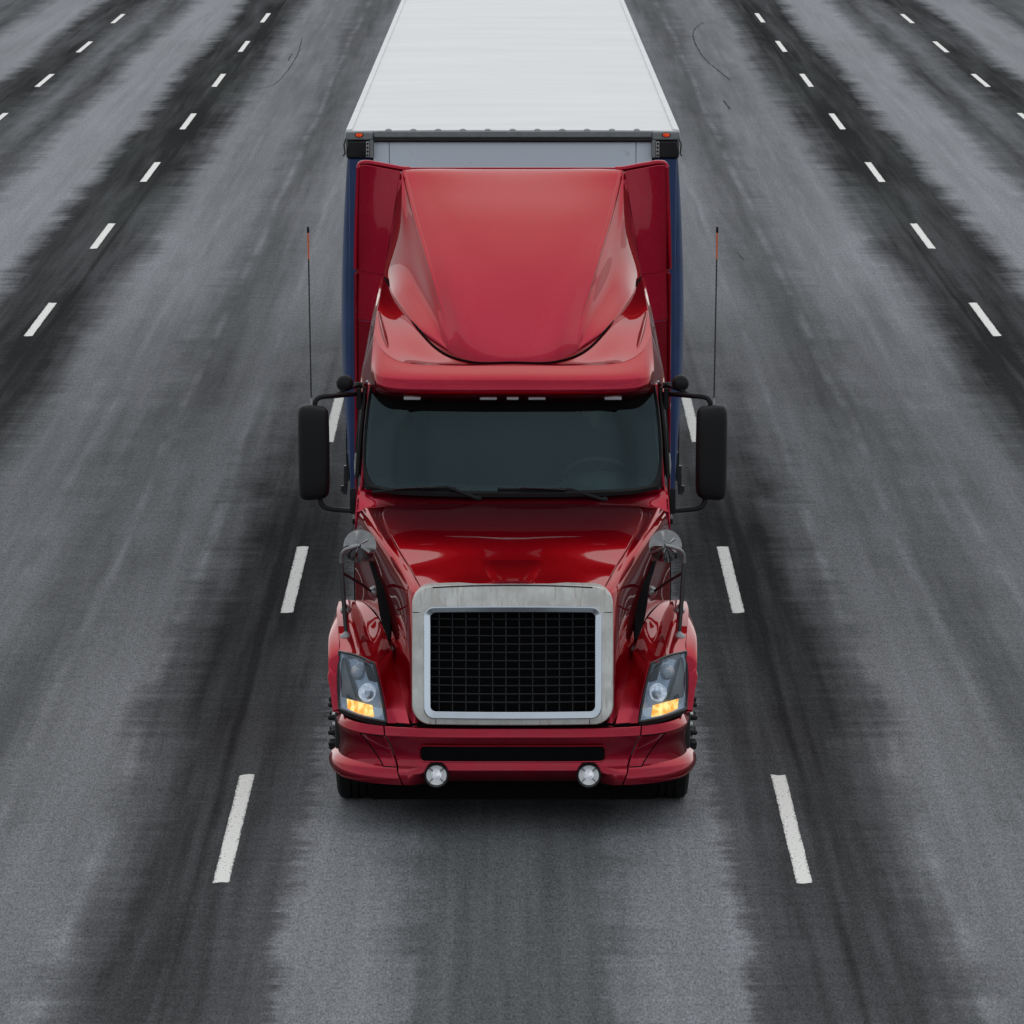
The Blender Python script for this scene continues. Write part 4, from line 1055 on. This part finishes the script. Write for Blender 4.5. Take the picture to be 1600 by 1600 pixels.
for k in range(11):
    x = -0.97 + 0.194 * k
    if abs(x) > 1.0: continue
    bm = bmesh.new(); lathe(bm, [(0.026, 0), (0.024, .008), (0.014, .013), (0, .014)], (x, TF + 0.012, ztop + 0.008), (0, -.2, 1), 12); finish('roof_clip', bm, 'rail_grey', bulk)
for s in (-1, 1):
    def bx_(x0, x1): return (min(s * x0, s * x1), max(s * x0, s * x1))
    a, b = bx_(1.09, 1.305)
    bm = bmesh.new(); box(bm, (a, TF - 0.035, ztop - 0.062), (b, TF + 0.10, ztop + 0.004)); cc = finish('corner_cap', bm, 'rail_grey', bulk, 0.012)
    a, b = bx_(1.085, 1.30)
    bm = bmesh.new(); box(bm, (a, TF - 0.025, ztop - 0.205), (b, TF + 0.10, ztop - 0.066)); finish('corner_block', bm, 'black_gloss', bulk, 0.015)
    a, b = bx_(1.088, 1.118)
    bm = bmesh.new(); box(bm, (a, TF - 0.031, ztop - 0.20), (b, TF - 0.01, ztop - 0.062)); finish('corner_flange', bm, 'rail_grey', bulk, 0.004)
    a, b = bx_(1.120, 1.145)
    bm = bmesh.new(); box(bm, (a, TF - 0.040, ztop - 0.195), (b, TF - 0.02, ztop - 0.072)); pst = finish('punched_strip', bm, 'strip_grey', bulk, 0.002)
    for k in range(4):
        bm = bmesh.new(); lathe(bm, [(0, 0), (0.0085, 0), (0.0085, .004), (0, .004)], (s * 1.1325, TF - 0.038, ztop - 0.090 - 0.030 * k), (0, -1, 0), 10); finish('strip_hole', bm, 'black_void', bulk)
    c = mx(W(561, 211, TF - 0.04), s)
    def oval(u, v, d, c=c): return c + Vector((u, d, v))
    el = [(0.027 * math.cos(2 * math.pi * k / 24), 0.015 * math.sin(2 * math.pi * k / 24)) for k in range(24)]
    bm = bmesh.new(); slab(bm, [(u * 1.25, v * 1.3) for u, v in el], oval, -0.001, 0.02); ml_ = finish('clearance_light', bm, 'black_gloss', trailer)
    bm = bmesh.new(); slab(bm, el, oval, -0.010, 0.01); finish('lens', bm, 'marker_red', ml_, 0.004)
    bm = bmesh.new(); tube(bm, [(s * 1.30, TF + .02, ztop - .05), (s * 1.318, TF + .0, ztop - .10), (s * 1.31, TF, ztop - .17), (s * 1.325, TF, ztop - .19)], .007, 6); finish('curtain_hook', bm, 'dark_steel', bulk)
    a, b = bx_(1.105, 1.284)
    bm = bmesh.new(); box(bm, (a, TF + 0.0, 1.12), (b, TF + 0.12, ztop - 0.21)); finish('corner_post', bm, 'curtain_blue', bulk, 0.01)
# floor, chassis, running gear
bm = bmesh.new(); box(bm, (-1.27, TF + .05, 1.12), (1.27, TF + TL, 1.26)); finish('load_floor', bm, 'frame_metal', trailer)
bm = bmesh.new()
for s in (-1, 1): box(bm, (s * .5 - .06, TF + 3.2, .80), (s * .5 + .06, TF + TL, 1.12))
finish('trailer_frame', bm, 'frame_metal', trailer)
for s in (-1, 1):
    bm = bmesh.new(); box(bm, (s * .62 - .06, TF + 3.4, .12), (s * .62 + .06, TF + 3.52, 1.12)); box(bm, (s * .62 - .14, TF + 3.32, .08), (s * .62 + .14, TF + 3.60, .12)); finish('landing_leg', bm, 'frame_metal', trailer)
    for y in (TF + TL - 4.6, TF + TL - 3.3, TF + TL - 2.0):
        make_wheel((s * 1.10, y, .513), s, .29, trailer, False); make_wheel((s * .77, y, .513), s, .29, trailer, False)
for y in (TF + TL - 4.6, TF + TL - 3.3, TF + TL - 2.0):
    bm = bmesh.new(); tube(bm, [(-1.05, y, .51), (1.05, y, .51)], .08, 12); box(bm, (-.62, y - .1, .5), (-.42, y + .1, .82)); box(bm, (.42, y - .1, .5), (.62, y + .1, .82)); finish('trailer_axle', bm, 'frame_metal', trailer)
bm = bmesh.new(); box(bm, (-1.28, TF + TL - .03, 1.12), (1.28, TF + TL + .03, zr(TF + TL))); finish('rear_doors', bm, 'white_panel', trailer, 0.01)

# ================================================================== DRIVER
def driver():
    hx = 0.60
    hipz, sh_z = 1.64, 2.10
    lh = SWC + (ua * math.cos(R(35)) + ub * math.sin(R(35))) * 0.225
    rh = SWC + (ua * math.cos(R(150)) + ub * math.sin(R(150))) * 0.225
    V, E, Rr = [], [], []
    def v(p, r): V.append(Vector(p)); Rr.append(r); return len(V) - 1
    def chain(i, lst):
        for p, r in lst:
            k = v(p, r); E.append((i, k)); i = k
        return i
    pel = v((hx, 35.33, hipz), 0.15)
    ch = chain(pel, [((hx, 35.32, 1.82), 0.15), ((hx, 35.30, 2.0), 0.17)])
    nk = chain(ch, [((hx, 35.29, 2.14), 0.075), ((hx, 35.28, 2.22), 0.06)])
    for s, hand in ((1, lh), (-1, rh)):
        hb = hand + Vector((0, .075, -.01))
        chain(ch, [((hx + s * .19, 35.28, 2.07), .075), ((hx + s * .27, 35.08, 1.86), .052), ((hb.x + s * .03, 34.88, (1.86 + hb.z) / 2), .042), (hb, .03)])
        chain(pel, [((hx + s * .11, 35.2, hipz), .10), ((hx + s * .15, 34.82, 1.66), .075), ((hx + s * .14, 34.72, 1.30), .055), ((hx + s * .13, 34.66, 1.12), .045)])
    me = bpy.data.meshes.new('person'); me.from_pydata(V, E, [])
    o = bpy.data.objects.new('person', me); col.objects.link(o)
    sk = o.modifiers.new('skin', 'SKIN')
    for i, sv in enumerate(me.skin_vertices[0].data): sv.radius = (Rr[i], Rr[i]); sv.use_root = (i == 0)
    ss = o.modifiers.new('sub', 'SUBSURF'); ss.levels = 2; ss.render_levels = 2
    me.materials.append(MAT['cloth_dark'])
    o['label'] = 'driver in dark clothes holding the steering wheel behind the windscreen'; o['category'] = 'person'
    # head
    hc = Vector((hx, 35.24, 2.35)); bm = bmesh.new()
    bmesh.ops.create_uvsphere(bm, u_segments=24, v_segments=18, radius=1)
    for q in bm.verts:
        x, y, z = q.co
        w = 1 - 0.22 * max(0, -z); sx = .075 * w
        yy = .098 * w * y
        if y < 0:
            yy -= .022 * math.exp(-((x / .16) ** 2 + ((z + .12) / .2) ** 2))            # nose
            yy += .012 * math.exp(-(((abs(x) - .38) / .16) ** 2 + ((z - .10) / .12) ** 2))   # eye sockets
            yy -= .006 * math.exp(-((x / .3) ** 2 + ((z + .48) / .08) ** 2))             # lips
        q.co = hc + Vector((x * sx, yy, z * .118))
    finish('head', bm, 'skin_tone', o, sharp=80)
    bm = bmesh.new(); bmesh.ops.create_uvsphere(bm, u_segments=20, v_segments=14, radius=1)
    for q in bm.verts:
        x, y, z = q.co; q.co = hc + Vector((x * .082, .012 + y * .100, .028 + z * .102))
    finish('hair', bm, 'hair_dark', o, sharp=80)
    for s in (-1, 1):
        bm = bmesh.new(); lathe(bm, [(0, -.008), (.022, -.006), (.030, 0), (.022, .008), (0, .008)], hc + Vector((s * .078, .01, -.01)), (s, .3, 0), 12); finish('ear', bm, 'skin_tone', o)
    for hand, s, an_ in ((lh, 1, 35), (rh, -1, 150)):
        rad = (ua * math.cos(R(an_)) + ub * math.sin(R(an_))); tan = SWA.cross(rad)
        Vh, Eh, Rh = [], [], []
        def hv(p, r): Vh.append(Vector(p)); Rh.append(r); return len(Vh) - 1
        w_ = hv(hand + Vector((0, .085, -.012)), .027); pm = hv(hand + Vector((0, .035, .012)), .030); Eh.append((w_, pm))
        for k in range(4):
            off = tan * (.030 - .020 * k); L_ = (.9, 1.0, .96, .8)[k]
            ch_ = [hand + off + SWA * .030 + Vector((0, .012, 0)), hand + off + SWA * .026 + rad * .018 * L_, hand + off + rad * .032 * L_ - SWA * .004, hand + off + rad * .012 - SWA * .026]
            prev = pm
            for p in ch_:
                k2 = hv(p, .0095); Eh.append((prev, k2)); prev = k2
        prev = pm
        for p in (hand + tan * .045 + Vector((0, .035, .0)), hand + tan * .05 - rad * .018, hand + tan * .035 - rad * .022 - SWA * .012):
            k2 = hv(p, .0105); Eh.append((prev, k2)); prev = k2
        mh = bpy.data.meshes.new('hand'); mh.from_pydata(Vh, Eh, []); oh = bpy.data.objects.new('hand', mh); col.objects.link(oh)
        oh.modifiers.new('skin', 'SKIN')
        for i, sv in enumerate(mh.skin_vertices[0].data): sv.radius = (Rh[i], Rh[i]); sv.use_root = (i == 0)
        s2 = oh.modifiers.new('sub', 'SUBSURF'); s2.levels = 1; s2.render_levels = 2
        mh.materials.append(MAT['skin_tone']); oh.parent = o
driver()
